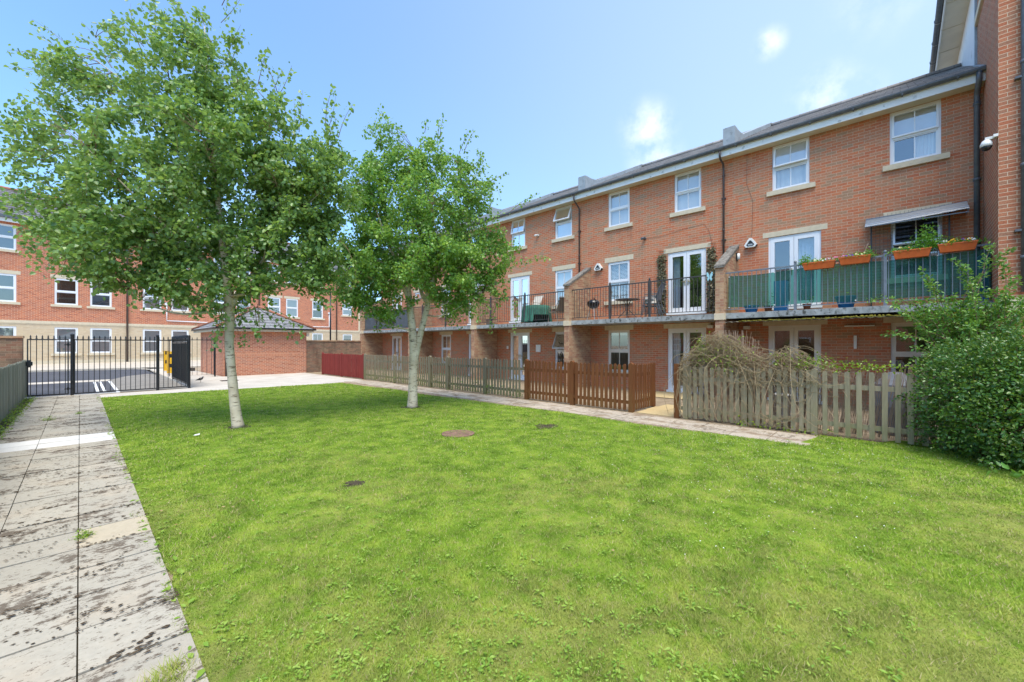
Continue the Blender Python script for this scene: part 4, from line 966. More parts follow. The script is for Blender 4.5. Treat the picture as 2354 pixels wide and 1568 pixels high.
# ------------------------------------------------------------------ birch trees
def pix(px, py, dist):
    """a point at a given depth in front of the camera, from a position in the 2354 px wide view"""
    s, c = math.sin(R(HEAD)), math.cos(R(HEAD)); r = (px - 1177) / 940 * dist; return Vector((dist * s + r * c, dist * c - r * s, CAM_H - (py - 792) / 940 * dist))
VIEW = Vector((math.sin(R(HEAD)), math.cos(R(HEAD)), 0)); SIDE = Vector((math.cos(R(HEAD)), -math.sin(R(HEAD)), 0))
def curve_pts(a, b, sag, n, wig=.0):
    a, b = Vector(a), Vector(b); L = (b - a).length; out = []
    w1 = Vector((rnd.uniform(-1, 1), rnd.uniform(-1, 1), rnd.uniform(-1, 1))) * wig * L
    for i in range(n + 1):
        t = i / n; p = a.lerp(b, t) + w1 * math.sin(PI * t); p.z += sag * L * math.sin(PI * t); out.append(p)
    return out
def birch(name, label, stems, lobes, dist, n_limb, n_twig, n_leaf, lsize, mat, forks, wisps=()):
    base = stems[0][0][0]
    root = thing(name, label, 'tree', base)
    mb = MB(); mb.smooth = True; nodes = []
    for path, radii in stems:
        P = [Vector(p) for p in path]; pp, rr = [], []          # smooth the stem with extra points
        for i in range(len(P) - 1):
            for k in range(4):
                t = k / 4; p0, p1, p2, p3 = P[max(i - 1, 0)], P[i], P[i + 1], P[min(i + 2, len(P) - 1)]
                q = .5 * ((2 * p1) + (p2 - p0) * t + (2 * p0 - 5 * p1 + 4 * p2 - p3) * t * t + (3 * p1 - p0 - 3 * p2 + p3) * t ** 3)
                pp.append(q); rr.append(radii[i] + (radii[i + 1] - radii[i]) * t + rnd.uniform(-.002, .002))
        pp.append(P[-1]); rr.append(radii[-1]); mb.tube(pp, rr, 12)
        for q, r in zip(pp, rr):
            if q.z > base.z + forks: nodes.append((q.copy(), r))
    vol = [l[3] * l[4] * l[3] ** .5 * (l[5] if len(l) > 5 else 1) for l in lobes]
    def sample(shell=.45):
        l = rnd.choices(lobes, vol)[0]
        while True:
            u = Vector((rnd.gauss(0, 1), rnd.gauss(0, 1), rnd.gauss(0, 1)))
            if u.length > .01: break
        u.normalize(); u *= rnd.random() ** shell
        s = dist / 940
        return pix(l[0], l[1], dist) + VIEW * l[2] + SIDE * u.x * l[3] * s + VIEW * u.y * l[3] * s * .95 + Vector((0, 0, u.z * l[4] * s))
    br = mb; lim = []
    for k in range(n_limb):                                    # limbs: lower ones spread, upper ones climb
        for _ in range(20):
            e = sample(.7); c = [(n, r) for n, r in nodes if n.z < e.z - .25]
            if c: break
        if not c: continue
        n, r = min(c, key=lambda q: (q[0] - e).length + rnd.uniform(0, .5)); e = n.lerp(e, .8)
        P = curve_pts(n, e, -.10 if e.z > n.z else .12, 7, .07); L = (e - n).length; r0 = min(r * .55, .012 + .011 * L)
        br.tube(P, [r0 * (1 - .75 * i / 7) for i in range(8)], 6, False); lim += [(p, r0 * (1 - .75 * i / 7)) for i, p in enumerate(P) if i > 0]
    lo = br.build('trunk', M['bark'], root)
    allp = nodes + lim; arr = np.array([tuple(p) for p, r in allp])
    tw = MB(); LP, LT, LS = [], [], []; per = n_leaf / n_twig
    for k in range(n_twig):
        e = sample(.42); d2 = ((arr - np.array(e)) ** 2).sum(1) + np.maximum(0, arr[:, 2] - e.z) ** 2 * 1.5; j = int(d2.argmin()); s0 = allp[j][0]
        P = curve_pts(s0, e, .16, 6, .06); L = (e - s0).length
        hang = rnd.uniform(.05, .5); e2 = e + Vector((rnd.uniform(-.25, .25), rnd.uniform(-.25, .25), -hang)) * (1 if rnd.random() < .65 else -.6)
        P.append(P[-1].lerp(e2, .5) + Vector((0, 0, .03))); P.append(e2)
        tw.tube(P, [max(.0018, .006 * (1 - i / 8.5)) for i in range(len(P))], 4, False)
        m = int(per * rnd.uniform(.5, 1.5)); seg = [(P[i], P[i + 1]) for i in range(max(0, len(P) - 6), len(P) - 1)]
        for _ in range(m):
            a, b = rnd.choice(seg); p = a.lerp(b, rnd.random()); sp = rnd.uniform(.02, .17)
            u = Vector((rnd.gauss(0, 1), rnd.gauss(0, 1), rnd.gauss(0, .8))).normalized() * sp
            LP.append(tuple(p + u)); LT.append(tuple(u.normalized() * .8 + (b - a).normalized() * .3)); LS.append(lsize)
    for w in wisps:                                            # single long sprays that stand clear of the crown
        for rep_ in range(2):
            j = Vector((rnd.gauss(0, .08), rnd.gauss(0, .25), rnd.gauss(0, .06))); P = curve_pts(pix(w[0], w[1], dist + w[4]) + j, pix(w[2], w[3], dist + w[4]) + j * 1.6, rnd.uniform(-.05, .12), 8, .05)
            tw.tube(P, [.008 * (1 - i / 10) for i in range(9)], 4, False)
            for _ in range(int(26 * (P[8] - P[0]).length) + 8):
                t = rnd.random() ** .8 * 7.99; i = int(t); p = P[i].lerp(P[i + 1], t - i); u = Vector((rnd.gauss(0, 1), rnd.gauss(0, 1), rnd.gauss(0, .8) - .3)).normalized() * rnd.uniform(.02, .11)
                LP.append(tuple(p + u)); LT.append(tuple(u.normalized() * .7 + (P[i + 1] - P[i]).normalized() * .5)); LS.append(lsize)
    tw.build('twigs', M['branch'], lo)
    V, F = leaf_array(np.array(LP), np.array(LS), bias=.35, droop=.75, width=.78, tipdir=np.array(LT))
    fastmesh('crown', V, F, mat, root)
    return root
D1, D2 = 8.064, 10.645
s1 = [pix(548, 984, D1), pix(541, 940, D1), pix(533, 860, D1), pix(527, 790, D1), pix(528, 720, D1), pix(520, 640, D1), pix(508, 540, D1), pix(498, 430, D1), pix(486, 300, D1), pix(476, 160, D1), pix(470, 60, D1)]
fork = [pix(528, 715, D1), pix(556, 660, D1 + .15), pix(610, 590, D1 + .35), pix(660, 470, D1 + .5), pix(690, 350, D1 + .6)]
l2 = [pix(519, 640, D1), pix(470, 600, D1 - .3), pix(390, 530, D1 - .55), pix(300, 440, D1 - .8), pix(200, 340, D1 - .9)]
l3 = [pix(509, 545, D1), pix(470, 460, D1 + .3), pix(400, 330, D1 + .5), pix(320, 220, D1 + .5), pix(210, 130, D1 + .4)]
birch('birch_tree', 'larger white trunked birch with a wide windblown crown nearest the left path',
      [(s1, [.112, .09, .078, .076, .085, .066, .054, .042, .03, .018, .008]), (fork, [.06, .042, .03, .02, .008]), (l2, [.035, .028, .022, .014, .006]), (l3, [.032, .026, .02, .013, .006])],
      [(440, 410, 0, 225, 200), (440, 200, 0, 150, 130, .55), (330, 120, 0, 100, 80, .3), (140, 165, .2, 95, 50, .6), (70, 135, .2, 45, 16, .6), (130, 265, 0, 90, 60, .6), (140, 365, -.2, 100, 40, .8), (50, 350, -.3, 40, 18, .5), (185, 480, -.3, 95, 95, 1.0), (130, 590, -.4, 40, 35, .5), (220, 590, -.4, 60, 45, .8), (330, 570, -.6, 130, 110, 1.3), (600, 320, .2, 115, 120, .9), (690, 420, .3, 110, 120, 1.2), (755, 340, .4, 40, 80, .8), (640, 560, .3, 120, 110, 1.4), (740, 560, .4, 60, 110, 1.2), (500, 610, -.2, 120, 100, 1.4), (700, 640, .3, 60, 35, .7), (460, 70, 0, 45, 65, .4), (520, 120, .1, 50, 65, .4), (590, 240, .1, 45, 55, .5), (475, 695, -.1, 60, 30, .7), (565, 690, 0, 60, 28, .6), (420, 640, -.4, 80, 50, 1.2)],
      D1, 40, 900, 66000, .083, M['leaf_birch'], 1.9,
      [(230, 200, 12, 132, .3), (220, 170, 75, 40, .2), (260, 130, 180, 40, .2), (340, 110, 325, 0, 0), (350, 100, 290, 20, .1), (440, 90, 395, 5, 0), (490, 120, 492, 8, 0), (520, 140, 552, 62, .1), (560, 200, 560, 120, .1), (620, 250, 655, 175, .2), (690, 310, 700, 215, .3), (750, 300, 770, 215, .4), (770, 330, 800, 260, .4), (130, 350, 5, 362, -.3), (140, 375, 60, 395, -.3), (140, 260, 95, 235, 0), (150, 240, 110, 225, 0), (110, 420, 25, 445, -.3), (110, 600, 60, 560, -.4), (150, 590, 110, 625, -.4), (520, 700, 497, 815, -.1), (535, 705, 560, 800, .1), (590, 715, 672, 788, .2), (600, 700, 615, 775, .1), (700, 650, 720, 710, .3), (330, 620, 320, 690, -.5), (250, 600, 240, 660, -.4), (440, 660, 420, 720, -.3), (780, 420, 810, 420, .4), (770, 560, 800, 640, .5), (640, 230, 600, 160, .2), (500, 60, 540, 10, .1)])
t1 = [pix(948, 938, D2), pix(949, 900, D2), pix(950, 850, D2), pix(952, 815, D2), pix(948, 760, D2), pix(942, 700, D2), pix(940, 650, D2), pix(948, 570, D2), pix(950, 470, D2), pix(955, 350, D2)]
t2 = [pix(954, 830, D2), pix(966, 770, D2), pix(981, 710, D2), pix(988, 670, D2), pix(1010, 590, D2 + .1), pix(1050, 520, D2 + .2), pix(1090, 440, D2 + .3)]
t3 = [pix(942, 700, D2), pix(925, 650, D2 - .1), pix(905, 590, D2 - .3), pix(870, 500, D2 - .4), pix(850, 420, D2 - .4)]
t4 = [pix(984, 700, D2), pix(966, 660, D2 + .1), pix(975, 580, D2 + .3), pix(990, 480, D2 + .5), pix(1000, 390, D2 + .5)]
birch('birch_tree', 'smaller white birch with a forked trunk and dense round crown nearer the picket fence',
      [(t1, [.145, .12, .11, .12, .10, .085, .055, .033, .02, .01]), (t2, [.078, .08, .075, .07, .04, .022, .008]), (t3, [.055, .045, .032, .02, .008]), (t4, [.05, .045, .032, .02, .008])],
      [(970, 490, 0, 165, 150), (960, 610, -.2, 170, 90, 1.2), (850, 620, -.3, 90, 95, 1.2), (1090, 590, .2, 95, 90, 1.2), (850, 450, 0, 80, 120), (940, 360, 0, 100, 70, .8), (870, 330, 0, 50, 40, .5), (1075, 450, .2, 80, 85), (860, 690, -.3, 70, 50, 1.1), (1150, 600, .3, 50, 55, 1), (1055, 690, .2, 70, 45, 1.1), (800, 610, -.2, 40, 90, .9), (900, 730, -.2, 45, 28, .8), (1120, 520, .3, 45, 55, .8), (1140, 670, .4, 35, 25, .6)],
      D2, 40, 780, 52000, .077, M['leaf_birch2'], 1.7,
      [(880, 340, 866, 268, 0), (900, 330, 900, 290, 0), (960, 310, 955, 280, 0), (1000, 340, 1002, 285, 0), (1040, 370, 1050, 330, .1), (1090, 420, 1120, 395, .2), (1130, 500, 1165, 470, .3), (1150, 560, 1195, 560, .3), (1160, 600, 1200, 600, .4), (1150, 640, 1190, 700, .4), (1180, 690, 1187, 765, .4), (1060, 690, 1070, 745, .2), (820, 680, 800, 730, -.3), (890, 720, 880, 765, -.2), (910, 730, 925, 765, -.1), (800, 560, 778, 600, -.2), (1100, 680, 1130, 705, .3)])

# ------------------------------------------------------------------ hedge, shrub, dry climber
def leafy_mass(name, label, cat, blobs, n, size, mat, shell=.5, stems=None, group=None, bias_out=.35):
    c0 = blobs[0][0]; root = thing(name, label, cat, (c0[0], c0[1], 0), group=group)
    P, Nn = [], []; vol = [b[1][0] * b[1][1] * b[1][2] for b in blobs]
    B = rnd.choices(range(len(blobs)), vol, k=n)
    for bi in B:
        c, r = blobs[bi]; u = Vector((rnd.gauss(0, 1), rnd.gauss(0, 1), rnd.gauss(0, 1))).normalized()
        k = rnd.random() ** shell * (1 + .16 * math.sin(u.x * 9 + bi) * math.sin(u.y * 8 + u.z * 7) + .09 * math.sin(u.z * 19 + u.x * 13))
        p = Vector(c) + Vector((u.x * r[0], u.y * r[1], u.z * r[2])) * k
        if p.z < .02: p.z = rnd.uniform(.02, .2)
        P.append(tuple(p)); Nn.append(tuple(u))
    V, F = leaf_array(np.array(P), size, normal_bias=(0, 0, 1), bias=.3, droop=.1, width=.6, tipdir=np.array(Nn) * .9)
    fastmesh('foliage', V, F, mat, root)
    if stems:
        mb = MB()
        for a, b in stems: mb.tube(curve_pts(a, b, .08, 6, .06), [.012 * (1 - .12 * i) for i in range(7)], 5, False)
        mb.build('stems', M['branch'], root)
    return root
leafy_mass('hedge_bush', 'dense dark green clipped hedge bush at the end of the picket fence', 'bush',
           [((9.0, -1.15, .75), (1.0, 1.0, .9)), ((8.55, -1.35, .55), (.85, .75, .75)), ((9.2, -.95, 1.25), (.85, .75, .5)), ((9.1, -2.2, .95), (1.15, 1.2, 1.05)), ((9.4, -.65, .5), (.55, .55, .55)), ((8.9, -1.6, 1.35), (.9, .9, .55))],
           64000, .047, M['leaf_hedge'], .16, [((9 + rnd.uniform(-.4, .4), -1.2 + rnd.uniform(-.4, .4), 0), (9 + rnd.uniform(-.8, .8), -1.3 + rnd.uniform(-.8, .8), 1.6)) for _ in range(30)])
def arching_shrub():
    root = thing('arching_shrub', 'tall light green shrub with arching shoots reaching up past the balcony', 'shrub', (10.9, -.9, 0))
    mb = MB(); P, T = [], []; base = Vector((10.9, -.95, 0))
    ends = []
    for _ in range(135):
        a = rnd.uniform(0, 2 * PI); r = rnd.uniform(.1, 1.0); ends.append((base + Vector((r * math.cos(a) * .9, r * math.sin(a) * .95, rnd.uniform(1.5, 2.65) - r * .2)), .16))
    for px, py, d in ((1992, 690, 7.6), (2095, 690, 7.4), (2140, 650, 7.3), (2190, 590, 7.4), (2215, 610, 7.3), (2250, 640, 7.5), (2300, 600, 7.2), (2330, 570, 7.0), (2120, 620, 7.6), (2050, 700, 7.4), (2040, 768, 7.2), (2280, 560, 7.5), (2340, 640, 6.8)): ends.append((pix(px, py, d), .2))
    for e, sag in ends:
        s0 = base + Vector((rnd.uniform(-.2, .2), rnd.uniform(-.2, .2), rnd.uniform(.2, 1.2))); C = curve_pts(s0, e, sag, 9, .05)
        mb.tube(C, [.011 * (1 - .09 * i) for i in range(10)], 5, False); L = (e - s0).length; n = int(L * 62)
        for _ in range(n):
            t = rnd.random() ** .6 * 8.99; i = int(t); p = C[i].lerp(C[i + 1], t - i); u = Vector((rnd.gauss(0, 1), rnd.gauss(0, 1), rnd.gauss(0, .6))).normalized()
            P.append(tuple(p + u * rnd.uniform(.01, .07))); T.append(tuple(u + (C[i + 1] - C[i]).normalized() * .7))
    mb.build('stems', M['branch'], root)
    V, F = leaf_array(np.array(P), .062, bias=.45, droop=.2, width=.5, tipdir=np.array(T)); fastmesh('foliage', V, F, M['leaf_shrub'], root)
arching_shrub()
def climber():
    root = thing('dry_climber', 'tangle of dry brown climber stems heaped over the weathered picket fence', 'climbing plant', (9.3, 2.4, 0))
    mb = MB()
    def zt(y):  # top of the heap along the fence
        return 1.18 + .70 * math.exp(-((y - 2.75) / .55) ** 2) + .42 * math.exp(-((y - 1.5) / .32) ** 2) + .1 * math.exp(-((y - .3) / .7) ** 2)
    for k in range(1300):
        y = rnd.choice((rnd.gauss(2.75, .4), rnd.gauss(2.7, .5), rnd.gauss(1.55, .25), rnd.gauss(2.8, .45))); y = max(-.5, min(3.52, y)); top = zt(y)
        z = rnd.uniform(.66, 1.0) * top if rnd.random() < .9 else rnd.uniform(.05, 1.1)
        x = FX + rnd.uniform(-.10, .30) if z > 1.0 else FX + rnd.uniform(-.09, -.025)
        a = Vector((x, y, z)); L = rnd.uniform(.2, .7); d = Vector((rnd.uniform(-.2, .2), rnd.uniform(-1, 1), rnd.uniform(-.7, .45))).normalized(); b = a + d * L
        b.z = max(.03, min(b.z, zt(b.y) + .03)); b.x = min(max(b.x, FX - .14), FX + .35); b.y = min(b.y, 3.55)
        mb.tube(curve_pts(a, b, rnd.uniform(-.3, .35), 6, .12), rnd.uniform(.0022, .005), 4, False)
    for k in range(16):                       # long looping stems hanging down the front
        y = rnd.uniform(1.4, 3.3); a = Vector((FX - .05, y, zt(y) * rnd.uniform(.7, 1))); b = Vector((FX - .1 - rnd.uniform(0, .06), y + rnd.uniform(-.8, .5), rnd.uniform(.03, .5))); mb.tube(curve_pts(a, b, rnd.uniform(-.25, .25), 10, .2), .005, 4, False)
    mb.tube(curve_pts((FX + .05, 2.45, 1.35), (FX + .02, 1.75, 1.12), .28, 12, .03), .011, 6, False)
    mb.build('stems', M['twig'], root)
    P = []
    for c, n, r in (((FX + .05, 3.1, 1.5), 240, (.06, .08, .15)), ((FX - .02, 2.6, 1.35), 190, (.1, .3, .2)), ((FX + .05, 1.15, 1.32), 110, (.08, .2, .07)), ((FX + .05, .8, 1.24), 160, (.1, .5, .045)), ((FX + .05, .3, 1.26), 120, (.1, .3, .04)), ((FX - .05, 2.1, .06), 60, (.08, .15, .05)), ((FX - .05, 1.4, .05), 50, (.08, .25, .04)), ((FX, 1.5, 1.4), 40, (.1, .15, .1))):
        for _ in range(n): P.append((c[0] + rnd.gauss(0, r[0]), c[1] + rnd.gauss(0, r[1]), max(.03, c[2] + rnd.gauss(0, r[2]))))
    V, F = leaf_array(np.array(P), .055, bias=.3, droop=.2, width=.55); fastmesh('leaves', V, F, M['leaf_yellow'], root)
climber()
def reeds():
    root = thing('reed_screen', 'ragged dry reed screen sticking up behind the weathered picket fence', 'screen', (9.5, 1.5, 0))
    mb = MB()
    for k in range(620):
        y = rnd.uniform(-.75, 3.3); top = 1.16 + .72 * math.exp(-((y - 2.6) / .55) ** 4) + .3 * math.exp(-((y - 1.5) / .25) ** 2) + .1 * math.exp(-((y + .05) / .25) ** 2)
        x = FX + .13 + rnd.uniform(-.015, .015); h = top + rnd.uniform(-.12, .06); ln = rnd.gauss(.0, .05) + (.12 if y < 1.2 else 0)
        mb.tube([(x, y, .06), (x + rnd.uniform(-.04, .04), y - ln * h, h)], .0035, 4, False)
    mb.build('canes', M['reed'], root)
reeds()
P = []
for _ in range(600):
    y = rnd.uniform(8.4, 18); P.append((FX + rnd.uniform(-.03, .5), y, max(.03, rnd.gauss(.22, .2) * (1.6 if 11 < y < 13 or 16 < y < 17.5 else .7))))
V, F = leaf_array(np.array(P), .07, bias=.4, droop=.2, width=.5); tag(fastmesh('weeds', V, F, M['leaf_shrub']), 'low green weeds growing through the long grey picket fence', 'weeds', kind='stuff')
def tuft(x, y, n, h, spread, label, mat='blade', name='grass_tuft'):
    V = []
    for _ in range(n):
        a = rnd.uniform(0, 2 * PI); r = rnd.random() * spread; bx, by = x + r * math.cos(a), y + r * math.sin(a) * .6; w = .003; l = rnd.uniform(.2, 1.) * h; q = rnd.uniform(0, 2 * PI)
        V += [(bx - w, by, .0), (bx + w, by, .0), (bx + math.cos(q) * l * .8, by + math.sin(q) * l * .8, l)]
    tag(fastmesh(name, V, np.arange(len(V)).reshape(-1, 3), M[mat]), label, 'grass')
tuft(.22, 2.52, 260, .10, .13, 'tuft of grass in the slab joint nearest the camera')
tuft(.33, 2.63, 120, .07, .1, 'small tuft of grass at the path edge beside the bigger tuft')
def weed_clump(x, y, n, s, h, label, mat='leaf_yellow'):
    P = [(x + rnd.gauss(0, s), y + rnd.gauss(0, s * 1.2), abs(rnd.gauss(0, h)) + .015) for _ in range(n)]
    V, F = leaf_array(np.array(P), .022, bias=.6, droop=0, width=.5); tag(fastmesh('weed_clump', V, F, M[mat]), label, 'weed', kind='stuff')
weed_clump(.02, 4.98, 150, .03, .025, 'small bright green weed in the middle slab joint beside the cream slab')
weed_clump(-.47, 13.2, 200, .05, .03, 'weeds in the left slab joint near the board fence'); weed_clump(-.02, 13.9, 160, .03, .02, 'weeds in the right slab joint near the iron gate')
weed_clump(-1.02, 13.6, 320, .1, .06, 'green weeds at the foot of the old board fence')
P = [(rnd.uniform(-1.13, -.9), rnd.uniform(5, 19), abs(rnd.gauss(0, .04)) + .01) for _ in range(1500)]
V, F = leaf_array(np.array(P), .05, bias=.5, droop=0, width=.4); tag(fastmesh('weeds', V, F, M['leaf_yellow']), 'straggling weeds along the foot of the board fence', 'weeds', kind='stuff')
leafy_mass('dock_plant', 'broad leaved plant at the foot of the hedge bush', 'plant', [((7.72, -.98, .08), (.16, .2, .06))], 16, .11, M['leaf_shrub'])
for _i, (yy, n) in enumerate(((17.4, 500), (17.0, 300))): pass

# ------------------------------------------------------------------ small things on the lawn and apron
mb = MB(); mb.lathe((4.73, 5.83, .005), [(.30, -.02), (.30, .012), (.26, .016), (.25, .013), (.01, .014)], 20)
tag(mb.build('manhole_cover', M['drain']), 'round rusty brown cover set in the lawn', 'cover')
mb = MB(); mb.box(4.35, 5.0, 21.95, 22.35, -.02, .004); tag(mb.build('manhole_cover', M['iron']), 'dark rectangular cover in the pale concrete in front of the store', 'cover')
def patch(x, y, rx, ry, label, mat='joint_soil'):
    mb = MB(); n = 26; mb.add([(x + rx * math.cos(2 * PI * k / n) * rnd.uniform(.6, 1.1), y + ry * math.sin(2 * PI * k / n) * rnd.uniform(.5, 1.15), .003) for k in range(n)], [tuple(range(n))]); tag(mb.build('bare_patch', M[mat]), kind='structure')
patch(2.21, 4.63, .15, .12, ''); patch(6.4, 5.1, .3, .25, ''); patch(2.14, 9.47, .3, .26, ''); patch(5.94, 9.21, .3, .28, '')
mb = MB(); mb.add([(1.37, 9.0, .03), (1.45, 8.98, .035), (1.47, 9.05, .045), (1.40, 9.08, .03)], [(0, 1, 2, 3)]); mb.prism([(1.37, 9.0, .028), (1.45, 8.98, .033), (1.47, 9.05, .043), (1.40, 9.08, .028)], (0, 0, .004)); tag(mb.build('paper_scrap', M['petal_white']), 'small white scrap of paper on the lawn in front of the larger birch', 'litter')
def bird():
    root = thing('blackbird', 'small dark bird standing on the pale concrete by the black gate', 'bird', (3.56, 21.83, 0))
    mb = MB(); mb.smooth = True; c = Vector((3.56, 21.83, 0))
    mb.tube([c + Vector((-.16, .02, .10)), c + Vector((-.08, .01, .125)), c + Vector((-.02, 0, .14)), c + Vector((.04, 0, .165)), c + Vector((.07, 0, .20)), c + Vector((.085, 0, .225)), c + Vector((.11, 0, .225)), c + Vector((.135, 0, .218))], [.012, .03, .055, .055, .04, .032, .02, .003], 10)
    for s in (-1, 1): mb.tube([c + Vector((0, s * .02, .1)), c + Vector((.015, s * .02, .05)), c + Vector((.01, s * .02, 0))], .004, 5)
    mb.build('body', M['black'], root)
bird()

# ------------------------------------------------------------------ things on the balconies
FZ = 2.515
def alarm_box(y, z, label):
    root = thing('alarm_box', label, 'alarm box', (WX0, y, z), group='triangular alarm boxes')
    mb = MB(); w, h, d = .17, .27, .13; pl = [(-w, -.06), (-w * .72, -.13), (w * .72, -.13), (w, -.06), (.035, h - .13), (-.035, h - .13)]
    mb.prism([(WX0, y + a, z + b) for a, b in pl], (-d, 0, 0)); mb.build('case', M['plastic_white'], root)
    mb = MB(); q = WX0 - d - .003; k = .62
    mb.prism([(q, y + a * k, z - .02 + b * k) for a, b in pl], (-.003, 0, 0)); mb.build('emblem', M['plastic_black'], root)
    mb = MB(); mb.box(q - .006, q - .0035, y - .062, y + .062, z - .082, z - .035); mb.build('emblem_panel', M['blind_grey'], root)
    for s in (-1, 1):
        mb = MB(); mb.prism([(WX0 - .005, y + s * (w + .002), z - .06), (WX0 - .005, y + s * w * .72, z - .134), (WX0 - .005, y + s * w * .5, z - .134), (WX0 - .005, y + s * w * .98, z - .055)], (-d * .9, 0, 0)); mb.build('corner_lens', M['plastic_black'], root)
alarm_box(3.24, 4.68, 'white triangular alarm box above the green screened balcony'); alarm_box(8.5, 4.64, 'white triangular alarm box beside the window with slatted blind')
def wall_lamp(y, z, x=WX0):
    root = thing('wall_lamp', 'dark oblong outside lamp on the pier side wall by the green screened balcony', 'lamp', (x, y, z))
    mb = MB(); mb.box(x - .06, x + .06, y - .03, y, z - .12, z + .12); mb.build('base', M['plastic_black'], root)
    mb = MB(); mb.smooth = True; mb.tube([(x, y - .05, z - .08), (x, y - .05, z + .1)], .05, 8); mb.build('diffuser', M['plastic_white'], root)
wall_lamp(3.585, 4.28, 13.7)
def camera_small(y, z, label, mat):
    root = thing('security_camera', label, 'camera', (WX0, y, z), group='small security cameras on the walls'); mb = MB(); mb.smooth = True
    mb.lathe((WX0 - .02, y, z - .05), [(.05, 0), (.05, .06), (.03, .08)], 10); mb.build('base', M[mat], root)
    mb = MB(); mb.smooth = True; mb.tube([(WX0 - .06, y, z), (WX0 - .16, y + .06, z - .03)], [.05, .05], 10); mb.tube([(WX0 - .155, y + .058, z - .03), (WX0 - .175, y + .07, z - .035)], [.035, .03], 10); mb.build('body', M[mat], root)
camera_small(6.62, 5.44, 'dark floodlight camera on the brick wall above the leafy balcony doors', 'gutter'); camera_small(11.59, 6.46, 'white ball camera between two tilted open windows', 'plastic_white')
def dome_camera():
    y = -1.37; x = 12.1; z = 5.60; root = thing('security_camera', 'white and black dome camera on a bracket on the tall building side wall', 'camera', (x, y, z), group='small security cameras on the walls')
    mb = MB(); mb.box(12.0, 12.15, y + .0, y + .06, z, z + .05); mb.box(12.06, 12.14, y + .05, y + .16, z - .01, z + .04); mb.build('bracket', M['plastic_white'], root)
    mb = MB(); mb.smooth = True; mb.lathe((12.1, y + .14, z - .13), [(.085, 0), (.085, .05), (.06, .11), (.03, .13)], 14); mb.build('housing', M['plastic_white'], root)
    mb = MB(); mb.smooth = True; mb.lathe((12.1, y + .14, z - .24), [(.02, .03), (.055, .045), (.075, .08), (.08, .11)], 14); mb.build('dome', M['black'], root)
dome_camera()
def netting():
    root = thing('windbreak_netting', 'green windbreak netting tied along the front balcony railing', 'netting', (12.70, 1, FZ)); mb = MB(); n = 90
    for k in range(n):
        ya, yb = 3.53 - 4.88 * k / n, 3.53 - 4.88 * (k + 1) / n
        zt = lambda y: 3.57 - .03 * math.sin((3.53 - y) * 2.1) - (.05 * math.exp(-((y - 1.45) / .12) ** 2)); zb = lambda y: 2.665 - .02 * math.sin(y * 3)
        xx = lambda y: 12.695 + .012 * math.sin(y * 7)
        mb.quad((xx(ya), ya, zb(ya)), (xx(yb), yb, zb(yb)), (xx(yb), yb, zt(yb)), (xx(ya), ya, zt(ya)))
    mb.build('fabric', M['netting'], root)
    mb = MB()
    for y in (3.5, 2.4, 1.94, 1.4, .75, .2, -.6, -1.3):
        for z in (2.68, 3.54): mb.box(12.64, 12.70, y - .012, y + .012, z - .012, z + .012)
    mb.build('ties', M['plastic_white'], root)
netting()
